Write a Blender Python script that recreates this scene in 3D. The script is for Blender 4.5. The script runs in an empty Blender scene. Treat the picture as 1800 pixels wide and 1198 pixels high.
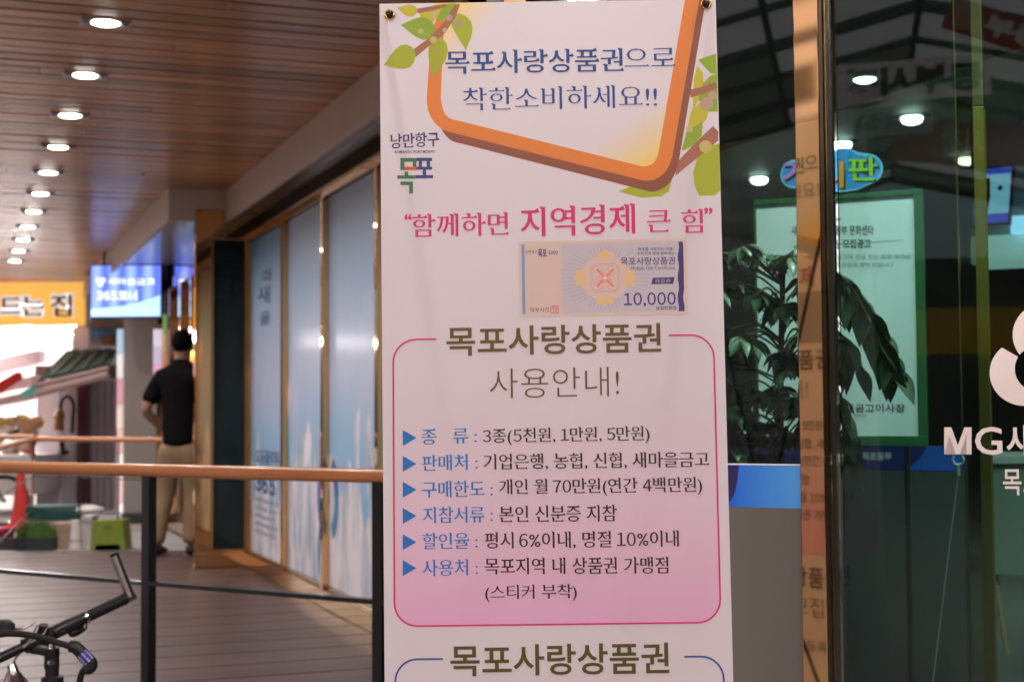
import bpy, bmesh, math, random
from mathutils import Vector as V, Matrix
random.seed(7)
SC = bpy.context.scene
COL = SC.collection
PI = math.pi

# ---------------------------------------------------------------- camera, light, exposure
FPX = 2600.0
CAM = V((0, 0, 1.10))
pitch, roll = math.atan(123.7 / FPX), 0.0064
_f = V((0, math.cos(pitch), math.sin(pitch)))
_u0 = V((0, -math.sin(pitch), math.cos(pitch)))
_r0 = V((1, 0, 0))
_r = _r0 * math.cos(roll) - _u0 * math.sin(roll)
_u = _r0 * math.sin(roll) + _u0 * math.cos(roll)
cd = bpy.data.cameras.new('camera')
cam = bpy.data.objects.new('camera', cd)
COL.objects.link(cam)
M3 = Matrix((_r, _u, -_f)).transposed()
cam.matrix_world = Matrix.Translation(CAM) @ M3.to_4x4()
cd.sensor_width = 36.0
cd.sensor_fit = 'HORIZONTAL'
cd.lens = 36.0 * FPX / 1800.0
cd.clip_start, cd.clip_end = 0.05, 500
cd.dof.use_dof = True
cd.dof.focus_distance = 2.62
cd.dof.aperture_fstop = 6.0
SC.camera = cam

SUN_EL, SUN_ROT = math.radians(62), math.radians(200)
wd = bpy.data.worlds.new('World')
SC.world = wd
wd.use_nodes = True
nt = wd.node_tree
bg = nt.nodes['Background']
sky = nt.nodes.new('ShaderNodeTexSky')
sky.sky_type = 'NISHITA'
sky.sun_disc = False
sky.sun_elevation, sky.sun_rotation = SUN_EL, SUN_ROT
sky.dust_density = 3.0
nt.links.new(sky.outputs[0], bg.inputs[0])
bg.inputs[1].default_value = 0.05
sl = bpy.data.lights.new('sun', 'SUN')
sl.energy = 1.5
sl.angle = math.radians(12)
sl.color = (1.0, 0.80, 0.78)
so = bpy.data.objects.new('sun', sl)
COL.objects.link(so)
_sd = V((math.sin(SUN_ROT) * math.cos(SUN_EL), math.cos(SUN_ROT) * math.cos(SUN_EL), math.sin(SUN_EL)))
so.rotation_euler = _sd.to_track_quat('Z', 'Y').to_euler()
so.location = (0, -5, 30)
SC.view_settings.view_transform = 'Standard'
SC.view_settings.look = 'None'
SC.view_settings.gamma = 1
SC.view_settings.exposure = 1.5
SC.render.engine = 'CYCLES'
SC.cycles.use_denoising = True
SC.cycles.max_bounces = 10
SC.cycles.transparent_max_bounces = 16
SC.cycles.caustics_reflective = False
SC.cycles.caustics_refractive = False
SC.cycles.sample_clamp_indirect = 6.0

# ---------------------------------------------------------------- helpers
def ray(px, py):
    return _f + _r * ((px - 900) / FPX) - _u * ((py - 599) / FPX)
def at_depth(px, py, d):
    return CAM + ray(px, py) * d
def hit(px, py, p, n):
    d = ray(px, py)
    return CAM + d * ((p - CAM).dot(n) / d.dot(n))
def on_z(px, py, z):
    return hit(px, py, V((0, 0, z)), V((0, 0, 1)))

class Frame:
    def __init__(s, o, x, y, z=None):
        s.o, s.x, s.y = V(o), V(x), V(y)
        s.z = V(z) if z is not None else s.x.cross(s.y)
    def p(s, a, b, c=0.0):
        return s.o + s.x * a + s.y * b + s.z * c
    def ab(s, px, py, c=0.0):
        q = hit(px, py, s.o + s.z * c, s.z) - s.o
        return q.dot(s.x), q.dot(s.y)
WORLD = Frame((0, 0, 0), (1, 0, 0), (0, 1, 0), (0, 0, 1))
UP = V((0, 0, 1))

def BM():
    return bmesh.new()
def box(bm, F, a0, a1, b0, b1, c0, c1, bev=0.0):
    vs = [bm.verts.new(F.p(a, b, c)) for c in (c0, c1) for b in (b0, b1) for a in (a0, a1)]
    fs = [bm.faces.new([vs[i] for i in q]) for q in ((0, 2, 3, 1), (4, 5, 7, 6), (0, 1, 5, 4), (2, 6, 7, 3), (0, 4, 6, 2), (1, 3, 7, 5))]
    if bev > 0:
        es = list({e for f in fs for e in f.edges})
        bmesh.ops.bevel(bm, geom=es, offset=bev, segments=2, affect='EDGES', profile=0.6)
def tube(bm, pts, rad, seg=10, caps=True, flat=None):
    pts = [V(p) for p in pts]
    n = len(pts)
    rads = rad if isinstance(rad, (list, tuple)) else [rad] * n
    prev = None
    rings = []
    for i in range(n):
        t = (pts[min(i + 1, n - 1)] - pts[max(i - 1, 0)]).normalized()
        if prev is None:
            a = UP if abs(t.z) < 0.9 else V((1, 0, 0))
            s = t.cross(a).normalized()
        else:
            s = (prev - t * prev.dot(t)).normalized()
        prev = s
        b = t.cross(s)
        rings.append([bm.verts.new(pts[i] + (s * math.cos(k * 2 * PI / seg) + b * math.sin(k * 2 * PI / seg)) * rads[i]) for k in range(seg)])
    for i in range(n - 1):
        for k in range(seg):
            bm.faces.new((rings[i][k], rings[i][(k + 1) % seg], rings[i + 1][(k + 1) % seg], rings[i + 1][k]))
    if caps:
        bm.faces.new(rings[0][::-1])
        bm.faces.new(rings[-1])
def spline(pts, n=8):
    pts = [V(p) for p in pts]
    P = [pts[0] * 2 - pts[1]] + pts + [pts[-1] * 2 - pts[-2]]
    out = []
    for i in range(1, len(P) - 2):
        for k in range(n):
            t = k / n
            a, b, c, d = P[i - 1], P[i], P[i + 1], P[i + 2]
            out.append(0.5 * ((2 * b) + (c - a) * t + (2 * a - 5 * b + 4 * c - d) * t * t + (3 * b - a - 3 * c + d) * t ** 3))
    out.append(pts[-1])
    return out
def lathe(bm, o, ax, prof, seg=24):
    o, ax = V(o), V(ax).normalized()
    s = ax.cross(UP if abs(ax.z) < 0.9 else V((1, 0, 0))).normalized()
    t = ax.cross(s)
    rings = []
    for r, h in prof:
        rings.append([bm.verts.new(o + ax * h + (s * math.cos(2 * PI * k / seg) + t * math.sin(2 * PI * k / seg)) * max(r, 1e-5)) for k in range(seg)])
    for i in range(len(rings) - 1):
        for k in range(seg):
            bm.faces.new((rings[i][k], rings[i][(k + 1) % seg], rings[i + 1][(k + 1) % seg], rings[i + 1][k]))
def prism(bm, F, pts, c0, c1=None):
    v0 = [bm.verts.new(F.p(a, b, c0)) for a, b in pts]
    f = [bm.faces.new(v0)]
    if c1 is not None:
        v1 = [bm.verts.new(F.p(a, b, c1)) for a, b in pts]
        f.append(bm.faces.new(v1[::-1]))
        n = len(pts)
        for i in range(n):
            bm.faces.new((v0[i], v1[i], v1[(i + 1) % n], v0[(i + 1) % n]))
    bmesh.ops.triangulate(bm, faces=f)
def band(bm, F, pts, w, c):
    n = len(pts)
    L, R = [], []
    for i in range(n):
        a, b = pts[max(i - 1, 0)], pts[min(i + 1, n - 1)]
        d = V((b[0] - a[0], b[1] - a[1])).normalized()
        nx, ny = -d.y * w / 2, d.x * w / 2
        L.append(bm.verts.new(F.p(pts[i][0] + nx, pts[i][1] + ny, c)))
        R.append(bm.verts.new(F.p(pts[i][0] - nx, pts[i][1] - ny, c)))
    for i in range(n - 1):
        bm.faces.new((L[i], R[i], R[i + 1], L[i + 1]))
def disc(bm, F, a, b, r, c, seg=20, ry=None):
    bm.faces.new([bm.verts.new(F.p(a + r * math.cos(2 * PI * k / seg), b + (ry or r) * math.sin(2 * PI * k / seg), c)) for k in range(seg)])

def wloc(o):
    p = V((0, 0, 0))
    while o is not None:
        p += o.location
        o = o.parent
    return p
def obj(name, bm, m, parent=None, label=None, cat=None, group=None, kind=None, smooth=False, loc=None):
    me = bpy.data.meshes.new(name)
    bmesh.ops.recalc_face_normals(bm, faces=bm.faces) if smooth or parent else None
    base = wloc(parent) if parent else (V(loc) if loc is not None else V((0, 0, 0)))
    bmesh.ops.translate(bm, verts=bm.verts, vec=-base)
    if smooth:
        for f in bm.faces:
            f.smooth = True
        for e in bm.edges:
            if len(e.link_faces) == 2 and e.calc_face_angle(0) > 0.7:
                e.smooth = False
    bm.to_mesh(me)
    bm.free()
    me.materials.append(m)
    o = bpy.data.objects.new(name, me)
    COL.objects.link(o)
    if parent:
        o.parent = parent
    elif loc is not None:
        o.location = loc
    tag(o, label, cat, group, kind)
    return o
def tag(o, label=None, cat=None, group=None, kind=None):
    for k, v in (('label', label), ('category', cat), ('group', group), ('kind', kind)):
        if v:
            o[k] = v
    return o
def thing(name, label, cat, loc, group=None):
    o = bpy.data.objects.new(name, None)
    COL.objects.link(o)
    o.location = V(loc)
    o.empty_display_size = 0.1
    return tag(o, label, cat, group)
def copy_tree(o, loc=None, label=None):
    c = o.copy()
    COL.objects.link(c)
    if loc is not None:
        c.location = V(loc)
    if label:
        c['label'] = label
    for ch in list(o.children):
        d = copy_tree(ch)
        d.parent = c
    return c

# ---- text as flat meshes
_tc = {}
def digits_wide(body, wt, res):
    """Figures set from the full-width face, closed up, between ordinary runs."""
    import re as _re
    vs, fs, x = [], [], 0.0
    for run in _re.findall(r'[0-9]|[^0-9]+', body):
        lead = len(run) - len(run.lstrip(' '))
        trail = len(run) - len(run.rstrip(' '))
        core = run.strip(' ')
        x += .24 * lead
        if core:
            g = glyphs(chr(0xFF10 + int(core)) if core.isdigit() else core, wt, 1.0, res, True)
            o = len(vs)
            w = g[3] - g[2]
            x += .045
            k = .92 if core.isdigit() else 1.0
            vs += [(x + (a - g[2]) * k, b) for a, b in g[0]]
            fs += [tuple(i + o for i in f) for f in g[1]]
            x += w * k + .045
        x += .24 * trail
    xs, ys_ = [v[0] for v in vs], [v[1] for v in vs]
    return vs, fs, min(xs), max(xs), min(ys_), max(ys_)
def glyphs(body, wt=0.0, spacing=1.0, res=3, plain=False):
    key = (body, wt, spacing, plain)
    if key not in _tc and not plain and any(c in '0123456789' for c in body):
        _tc[key] = digits_wide(body, wt, res)
    if key not in _tc:
        cu = bpy.data.curves.new('t', 'FONT')
        cu.body = body
        cu.resolution_u = res
        cu.offset = wt
        cu.space_character = spacing
        cu.fill_mode = 'FRONT'
        o = bpy.data.objects.new('t', cu)
        COL.objects.link(o)
        dg = bpy.context.evaluated_depsgraph_get()
        me = bpy.data.meshes.new_from_object(o.evaluated_get(dg))
        vs = [(v.co.x, v.co.y) for v in me.vertices]
        fs = [tuple(p.vertices) for p in me.polygons]
        bpy.data.objects.remove(o)
        bpy.data.curves.remove(cu)
        bpy.data.meshes.remove(me)
        x0, x1 = min(v[0] for v in vs), max(v[0] for v in vs)
        y0, y1 = min(v[1] for v in vs), max(v[1] for v in vs)
        _tc[key] = (vs, fs, x0, x1, y0, y1)
    return _tc[key]
def serif(vs, fs, x0, x1, y0, y1, k=1.0):
    """Brush-style accents: small wedges at the upper left of stems and the right end of bars."""
    cnt = {}
    for f in fs:
        n = len(f)
        ar_ = sum(vs[f[i]][0] * vs[f[(i + 1) % n]][1] - vs[f[(i + 1) % n]][0] * vs[f[i]][1] for i in range(n))
        g_ = f if ar_ > 0 else f[::-1]
        for i in range(n):
            a, b = g_[i], g_[(i + 1) % n]
            if (b, a) in cnt:
                del cnt[(b, a)]
            else:
                cnt[(a, b)] = 1
    be = list(cnt)
    adj = {}
    for a, b in be:
        adj.setdefault(a, []).append(b)
        adj.setdefault(b, []).append(a)
    tri = []
    for a, b in be:
        pa, pb = vs[a], vs[b]
        dx, dy = abs(pa[0] - pb[0]), abs(pa[1] - pb[1])
        L = math.hypot(dx, dy)
        if not 0.018 < L < 0.18:
            continue
        na = [q for q in adj[a] if q != b]
        nb = [q for q in adj[b] if q != a]
        if len(na) != 1 or len(nb) != 1:
            continue
        qa, qb = vs[na[0]], vs[nb[0]]
        va, vb = (qa[0] - pa[0], qa[1] - pa[1]), (qb[0] - pb[0], qb[1] - pb[1])
        up_, rt_ = pb[0] - pa[0] < 0, pb[1] - pa[1] > 0
        if up_ and dx > 3 * dy and va[1] < -0.12 and vb[1] < -0.12 and abs(va[0]) < 0.02 and abs(vb[0]) < 0.02:      # top of a stem
            l, t, L = min(pa[0], pb[0]), max(pa[1], pb[1]), min(L, .085)
            tri.append(((l - L * 0.75 * k, t + L * 0.12), (l, t - L * 0.85), (l + L * 0.02, t - 0.001)))
            tri.append(((l - L * 0.75 * k, t + L * 0.12), (l + L * 0.02, t - 0.001), (l + L * 0.95, t + L * 0.30)))
        elif rt_ and dy > 3 * dx and va[0] < -0.12 and vb[0] < -0.12 and abs(va[1]) < 0.02 and abs(vb[1]) < 0.02:    # right end of a bar
            r, t, b2, L = max(pa[0], pb[0]), max(pa[1], pb[1]), min(pa[1], pb[1]), min(L, .06)
            tri.append(((r - L * 2.2, t), (r + L * 0.5, b2), (r - L * 0.4, t + L * 1.1 * k)))
    return tri
def brush(vs, fs, thin_h=.013, thick_v=.008):
    """Brush contrast: bars thinned, stems thickened, by moving the outline along its own normals."""
    cnt = {}
    for f in fs:
        n = len(f)
        ar_ = sum(vs[f[i]][0] * vs[f[(i + 1) % n]][1] - vs[f[(i + 1) % n]][0] * vs[f[i]][1] for i in range(n))
        g = f if ar_ > 0 else f[::-1]
        for i in range(n):
            a, b = g[i], g[(i + 1) % n]
            if (b, a) in cnt:
                del cnt[(b, a)]
            else:
                cnt[(a, b)] = 1
    nx, ny = [0.0] * len(vs), [0.0] * len(vs)
    dg_ = [0] * len(vs)
    for a, b in cnt:
        dx, dy = vs[b][0] - vs[a][0], vs[b][1] - vs[a][1]
        L = math.hypot(dx, dy) or 1
        for i in (a, b):
            nx[i] += dy / L
            ny[i] -= dx / L
            dg_[i] += 1
    out = []
    for i, (x, y) in enumerate(vs):
        k = lambda v: max(-1.0, min(1.0, v))
        out.append((x + k(nx[i]) * thick_v, y - k(ny[i]) * thin_h))
    return out
def put(bm, F, body, x0, x1, yl, yr, h, c, wt=0.0, ser=0.0, spacing=1.0, mirror=False):
    """Text fitted to the box from (x0, yl) to (x1, yr) (centre line, in frame units) of height h."""
    vs, fs, gx0, gx1, gy0, gy1 = glyphs(body, wt, spacing)
    if ser:
        kk = ('b', body, wt)
        if kk not in _tc:
            _tc[kk] = brush(vs, fs)
        vs = _tc[kk]
    def M(x, y, cc):
        s = (x - gx0) / (gx1 - gx0)
        t = (y - gy0) / (gy1 - gy0) - 0.5
        if mirror:
            s = 1 - s
        return F.p(x0 + (x1 - x0) * s, yl + (yr - yl) * s + h * t, cc)
    b = [bm.verts.new(M(x, y, c)) for x, y in vs]
    for f in fs:
        try:
            bm.faces.new([b[i] for i in f])
        except ValueError:
            pass
    if ser:
        for t in serif(vs, fs, gx0, gx1, gy0, gy1, ser):
            bm.faces.new([bm.verts.new(M(x, y, c + 0.000002)) for x, y in t])

# ---------------------------------------------------------------- materials
MATS = {}
def mat(name, col, rough=0.5, metal=0.0, coat=0.0, var=0.06, scale=12.0, bump=0.0, bscale=60.0, spec=0.5, rvar=0.08, emit=None, est=0.0, stretch=(1, 1, 1), croughness=0.1):
    if name in MATS:
        return MATS[name]
    m = bpy.data.materials.new(name)
    m.use_nodes = True
    t = m.node_tree
    p = t.nodes['Principled BSDF']
    p.inputs['Metallic'].default_value = metal
    p.inputs['Specular IOR Level'].default_value = spec
    p.inputs['Coat Weight'].default_value = coat
    p.inputs['Coat Roughness'].default_value = croughness
    tc = t.nodes.new('ShaderNodeTexCoord')
    mp = t.nodes.new('ShaderNodeMapping')
    mp.inputs['Scale'].default_value = stretch
    t.links.new(tc.outputs['Object'], mp.inputs[0])
    n = t.nodes.new('ShaderNodeTexNoise')
    n.inputs['Scale'].default_value = scale
    n.inputs['Detail'].default_value = 5
    t.links.new(mp.outputs[0], n.inputs['Vector'])
    r = t.nodes.new('ShaderNodeValToRGB')
    r.color_ramp.elements[0].position, r.color_ramp.elements[1].position = 0.3, 0.7
    r.color_ramp.elements[0].color = [c * (1 - var) for c in col] + [1]
    r.color_ramp.elements[1].color = [min(1, c * (1 + var)) for c in col] + [1]
    t.links.new(n.outputs['Fac'], r.inputs[0])
    t.links.new(r.outputs[0], p.inputs['Base Color'])
    mr = t.nodes.new('ShaderNodeMapRange')
    mr.inputs['To Min'].default_value, mr.inputs['To Max'].default_value = max(0.0, rough - rvar), min(1, rough + rvar)
    t.links.new(n.outputs['Fac'], mr.inputs['Value'])
    t.links.new(mr.outputs[0], p.inputs['Roughness'])
    if bump:
        n2 = t.nodes.new('ShaderNodeTexNoise')
        n2.inputs['Scale'].default_value = bscale
        t.links.new(mp.outputs[0], n2.inputs['Vector'])
        b = t.nodes.new('ShaderNodeBump')
        b.inputs['Strength'].default_value = bump
        b.inputs['Distance'].default_value = 0.01
        t.links.new(n2.outputs['Fac'], b.inputs['Height'])
        t.links.new(b.outputs[0], p.inputs['Normal'])
    if emit:
        p.inputs['Emission Color'].default_value = list(emit) + [1]
        p.inputs['Emission Strength'].default_value = est
    MATS[name] = m
    return m
def srgb(r, g, b):
    return tuple((c / 255 / 12.92) if c < 10 else ((c / 255 + 0.055) / 1.055) ** 2.4 for c in (r, g, b))

def wood_mat(name, c0, c1, axis, rough=0.3, coat=0.5, scale=3.0, island=0.25, knots=True, croughness=0.12):
    """Varnished timber: grain runs along AXIS (a unit vector in object space), each board its own tone."""
    m = bpy.data.materials.new(name)
    m.use_nodes = True
    t = m.node_tree
    p = t.nodes['Principled BSDF']
    tc = t.nodes.new('ShaderNodeTexCoord')
    mp = t.nodes.new('ShaderNodeMapping')
    ang = math.atan2(axis[1], axis[0])
    mp.inputs['Rotation'].default_value = (0, 0, -ang)
    t.links.new(tc.outputs['Object'], mp.inputs[0])
    mp2 = t.nodes.new('ShaderNodeMapping')
    mp2.inputs['Scale'].default_value = (0.6, 14, 14)
    t.links.new(mp.outputs[0], mp2.inputs[0])
    geo = t.nodes.new('ShaderNodeNewGeometry')
    add = t.nodes.new('ShaderNodeVectorMath')
    cmb = t.nodes.new('ShaderNodeCombineXYZ')
    mul = t.nodes.new('ShaderNodeMath')
    mul.operation = 'MULTIPLY'
    mul.inputs[1].default_value = 37.0
    t.links.new(geo.outputs['Random Per Island'], mul.inputs[0])
    t.links.new(mul.outputs[0], cmb.inputs[0])
    t.links.new(mul.outputs[0], cmb.inputs[2])
    t.links.new(mp2.outputs[0], add.inputs[0])
    t.links.new(cmb.outputs[0], add.inputs[1])
    n = t.nodes.new('ShaderNodeTexNoise')
    n.inputs['Scale'].default_value = scale
    n.inputs['Detail'].default_value = 8
    n.inputs['Roughness'].default_value = 0.65
    n.inputs['Distortion'].default_value = 0.6
    t.links.new(add.outputs[0], n.inputs['Vector'])
    r = t.nodes.new('ShaderNodeValToRGB')
    r.color_ramp.elements[0].position, r.color_ramp.elements[1].position = 0.32, 0.68
    r.color_ramp.elements[0].color = list(c0) + [1]
    r.color_ramp.elements[1].color = list(c1) + [1]
    t.links.new(n.outputs['Fac'], r.inputs[0])
    mr = t.nodes.new('ShaderNodeMapRange')
    mr.inputs['To Min'].default_value, mr.inputs['To Max'].default_value = 1 - island, 1 + island
    t.links.new(geo.outputs['Random Per Island'], mr.inputs['Value'])
    vm = t.nodes.new('ShaderNodeVectorMath')
    vm.operation = 'SCALE'
    t.links.new(r.outputs[0], vm.inputs[0])
    t.links.new(mr.outputs[0], vm.inputs['Scale'])
    last = vm.outputs[0]
    if knots:
        mp3 = t.nodes.new('ShaderNodeMapping')
        mp3.inputs['Scale'].default_value = (1.3, 5, 5)
        t.links.new(mp.outputs[0], mp3.inputs[0])
        vo = t.nodes.new('ShaderNodeTexVoronoi')
        vo.inputs['Scale'].default_value = 1.6
        t.links.new(mp3.outputs[0], vo.inputs['Vector'])
        kr = t.nodes.new('ShaderNodeValToRGB')
        kr.color_ramp.elements[0].position, kr.color_ramp.elements[1].position = 0.04, 0.16
        kr.color_ramp.elements[0].color = (0.35, 0.3, 0.28, 1)
        kr.color_ramp.elements[1].color = (1, 1, 1, 1)
        t.links.new(vo.outputs['Distance'], kr.inputs[0])
        mx = t.nodes.new('ShaderNodeMix')
        mx.data_type = 'RGBA'
        mx.blend_type = 'MULTIPLY'
        mx.inputs['Factor'].default_value = 1
        t.links.new(last, mx.inputs['A'])
        t.links.new(kr.outputs[0], mx.inputs['B'])
        last = mx.outputs['Result']
    t.links.new(last, p.inputs['Base Color'])
    p.inputs['Roughness'].default_value = rough
    p.inputs['Coat Weight'].default_value = coat
    p.inputs['Coat Roughness'].default_value = croughness
    b = t.nodes.new('ShaderNodeBump')
    b.inputs['Strength'].default_value = 0.22
    b.inputs['Distance'].default_value = 0.003
    t.links.new(n.outputs['Fac'], b.inputs['Height'])
    t.links.new(b.outputs[0], p.inputs['Normal'])
    t.links.new(b.outputs[0], p.inputs['Coat Normal'])
    return m

def glass_mat(name, tint, refl=1.0, rough=0.0, ior=1.5):
    m = bpy.data.materials.new(name)
    m.use_nodes = True
    t = m.node_tree
    for n in list(t.nodes):
        t.nodes.remove(n)
    out = t.nodes.new('ShaderNodeOutputMaterial')
    tr = t.nodes.new('ShaderNodeBsdfTransparent')
    tr.inputs[0].default_value = list(tint) + [1]
    gl = t.nodes.new('ShaderNodeBsdfGlossy')
    gl.inputs['Roughness'].default_value = rough
    fr = t.nodes.new('ShaderNodeFresnel')
    fr.inputs[0].default_value = ior
    mu = t.nodes.new('ShaderNodeMath')
    mu.operation = 'MULTIPLY'
    mu.inputs[1].default_value = refl
    mu.use_clamp = True
    mx = t.nodes.new('ShaderNodeMixShader')
    t.links.new(fr.outputs[0], mu.inputs[0])
    t.links.new(mu.outputs[0], mx.inputs[0])
    t.links.new(tr.outputs[0], mx.inputs[1])
    t.links.new(gl.outputs[0], mx.inputs[2])
    t.links.new(mx.outputs[0], out.inputs[0])
    return m
def emit_mat(name, col, st):
    m = bpy.data.materials.new(name)
    m.use_nodes = True
    p = m.node_tree.nodes['Principled BSDF']
    p.inputs['Base Color'].default_value = list(col) + [1]
    p.inputs['Emission Color'].default_value = list(col) + [1]
    p.inputs['Emission Strength'].default_value = st
    return m
def ramp_mat(name, origin, direction, stops, rough=0.5, emit=0.0, bump=0.0, coat=0.0):
    """A printed colour run along DIRECTION (object space), from 0 at ORIGIN to 1 one direction-length on."""
    m = bpy.data.materials.new(name)
    m.use_nodes = True
    t = m.node_tree
    p = t.nodes['Principled BSDF']
    p.inputs['Roughness'].default_value = rough
    p.inputs['Coat Weight'].default_value = coat
    tc = t.nodes.new('ShaderNodeTexCoord')
    sb = t.nodes.new('ShaderNodeVectorMath')
    sb.operation = 'SUBTRACT'
    sb.inputs[1].default_value = origin
    t.links.new(tc.outputs['Object'], sb.inputs[0])
    dt = t.nodes.new('ShaderNodeVectorMath')
    dt.operation = 'DOT_PRODUCT'
    d = V(direction)
    dt.inputs[1].default_value = d / d.length_squared
    t.links.new(sb.outputs[0], dt.inputs[0])
    r = t.nodes.new('ShaderNodeValToRGB')
    while len(r.color_ramp.elements) < len(stops):
        r.color_ramp.elements.new(0.5)
    for e, (q, c) in zip(r.color_ramp.elements, stops):
        e.position = q
        e.color = list(c) + [1]
    t.links.new(dt.outputs['Value'], r.inputs[0])
    t.links.new(r.outputs[0], p.inputs['Base Color'])
    if emit:
        t.links.new(r.outputs[0], p.inputs['Emission Color'])
        p.inputs['Emission Strength'].default_value = emit
    if bump:
        sheet_bump(t, p, bump)
    return m
def sheet_bump(t, p, s):
    tc = t.nodes.new('ShaderNodeTexCoord')
    mp = t.nodes.new('ShaderNodeMapping')
    mp.inputs['Scale'].default_value = (4.0, 4.0, 1.3)
    n = t.nodes.new('ShaderNodeTexNoise')
    n.inputs['Scale'].default_value = 1.3
    n.inputs['Detail'].default_value = 1.5
    b = t.nodes.new('ShaderNodeBump')
    b.inputs['Strength'].default_value = s
    b.inputs['Distance'].default_value = 0.04
    t.links.new(tc.outputs['Object'], mp.inputs[0])
    t.links.new(mp.outputs[0], n.inputs['Vector'])
    t.links.new(n.outputs['Fac'], b.inputs['Height'])
    t.links.new(b.outputs[0], p.inputs['Normal'])

# shared directions of the place
_vp = ray(-77, 729)
U = V((_vp.x, _vp.y, 0)).normalized()               # along the porch wall, away from the street
W_ = V((U.y, -U.x, 0))                              # to the bank's side
CORNER = on_z(440, 995, 0.0)
PF = Frame(CORNER, U, UP, -W_)                      # porch frame: x along wall, y up, z out of the wall
FA = Frame((0.4625, 3.18, 0), (0.9016, -0.4325, 0), (0, 0, 1), (-0.4325, -0.9016, 0))   # entrance front
HC = 2.70                                           # porch ceiling height

gold = mat('polished_gold_steel', (0.72, 0.44, 0.20), 0.045, 1.0, var=0.02, rvar=0.02)
brass = mat('brushed_brass', (0.55, 0.37, 0.17), 0.22, 1.0, var=0.05, stretch=(1, 1, 0.1), scale=30)
black_iron = mat('black_painted_iron', (0.012, 0.011, 0.012), 0.35, 0.0, coat=0.3, bump=0.05, bscale=200)
chrome = mat('chrome', (0.75, 0.75, 0.76), 0.12, 1.0, var=0.02)
rubber = mat('black_rubber', (0.010, 0.009, 0.009), 0.6, spec=0.25, bump=0.1, bscale=400)
black_plastic = mat('black_plastic', (0.012, 0.012, 0.013), 0.42, spec=0.3)
cream = mat('cream_paint', (0.66, 0.56, 0.47), 0.5, var=0.04, scale=4, bump=0.03)

# ---------------------------------------------------------------- ground, deck, ceiling
bm = BM()
bm.faces.new([bm.verts.new(p) for p in ((-60, -60, -.35), (60, -60, -.35), (60, 80, -.35), (-60, 80, -.35))])
obj('ground', bm, mat('street_paving', (0.20, 0.18, 0.17), 0.7, var=0.25, scale=3, bump=0.3, bscale=30), kind='structure')
bm = BM()
box(bm, WORLD, -30, 10, 11.98, 60, -.34, -.03)
obj('market_street', bm, mat('market_paving', (0.34, 0.31, 0.29), 0.75, var=0.2, scale=2, bump=0.2, bscale=25), kind='structure')
deck_m = wood_mat('composite_decking', srgb(70, 50, 44), srgb(90, 67, 60), (W_.x, W_.y), rough=0.42, coat=0.0, scale=5, island=0.2, knots=False)
RA = at_depth(668, 836, 5.0)
RB = V((-900 / FPX * 6.05 + .05, 6.05, RA.z))
RD = (RB - RA)
RD.z = 0
RD.normalize()
RO = V((RD.y, -RD.x, 0))                              # from the rail towards the wall
if RO.y < 0:
    RO = -RO
bm = BM()
bw, gap = 0.16, 0.006
i = 0
xx = -6.2
while xx < 3.0:
    # one board: runs along W_, clipped by the rail line and the far edge
    zs = [k * 0.05 for k in range(-26, 160)]
    ok = [z for z in zs if (lambda q: (q - RA).dot(RO) > -0.05 and q.y < 11.9)(PF.p(xx + bw / 2, 0, z))]
    if ok and not (xx > -0.1 and False):
        z0 = max(min(ok), 0.0) if xx > -5.6 else min(ok)
        if max(ok) > z0 + .1:
            box(bm, PF, xx, xx + bw - gap, -0.03, 0.0 + (0.0015 if i % 2 else 0), z0, max(ok), 0.003)
    xx += bw
    i += 1
obj('deck', bm, deck_m, kind='structure')
bm = BM()
box(bm, WORLD, -9, -1.6, 11.86, 11.97, -.3, 0.004, 0.005)
F = Frame(V((RA.x, RA.y, 0)) - RD * 1.2 - RO * .05, RD, UP, -RO)
box(bm, F, 0, 6.0, -.36, -.002, 0, .05)
obj('deck_edging', bm, mat('deck_edge_metal', (0.10, 0.09, 0.09), 0.4, 0.4), kind='structure')
bm = BM()
box(bm, WORLD, -0.36, 9, -1.2, 5.4, -.34, -.06, 0.01)
obj('entrance_landing', bm, mat('landing_tiles', (0.22, 0.20, 0.19), 0.5, var=0.12, scale=4), kind='structure')

ceil_m = wood_mat('varnished_ceiling_boards', srgb(160, 100, 56), srgb(222, 158, 98), (W_.x, W_.y), rough=0.5, coat=0.55, scale=2.4, island=0.28, croughness=0.2)
OV = 0.16                                           # overhang of the fascia in front of the wall
bm = BM()
xx, k = -7.6, 0
while xx < 7.8:
    z0 = OV + .03 if xx < 0.0 else .58
    h = random.uniform(-.002, .002)
    cuts = [z0] + sorted(random.uniform(z0 + .5, 5.9) for _ in range(random.choice((1, 2, 2)))) + [6.4]
    for a, b in zip(cuts, cuts[1:]):
        if b - a > .05:
            box(bm, PF, xx, xx + .110, HC + h, HC + .02 + h, a, b - .0015, 0.005)
    xx += .126
    k += 1
obj('porch_ceiling', bm, ceil_m, kind='structure')
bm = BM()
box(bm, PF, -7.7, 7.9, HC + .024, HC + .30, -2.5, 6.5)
obj('canopy_slab', bm, mat('dark_batten_void', (0.03, 0.02, 0.015), 0.8), kind='structure')

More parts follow.
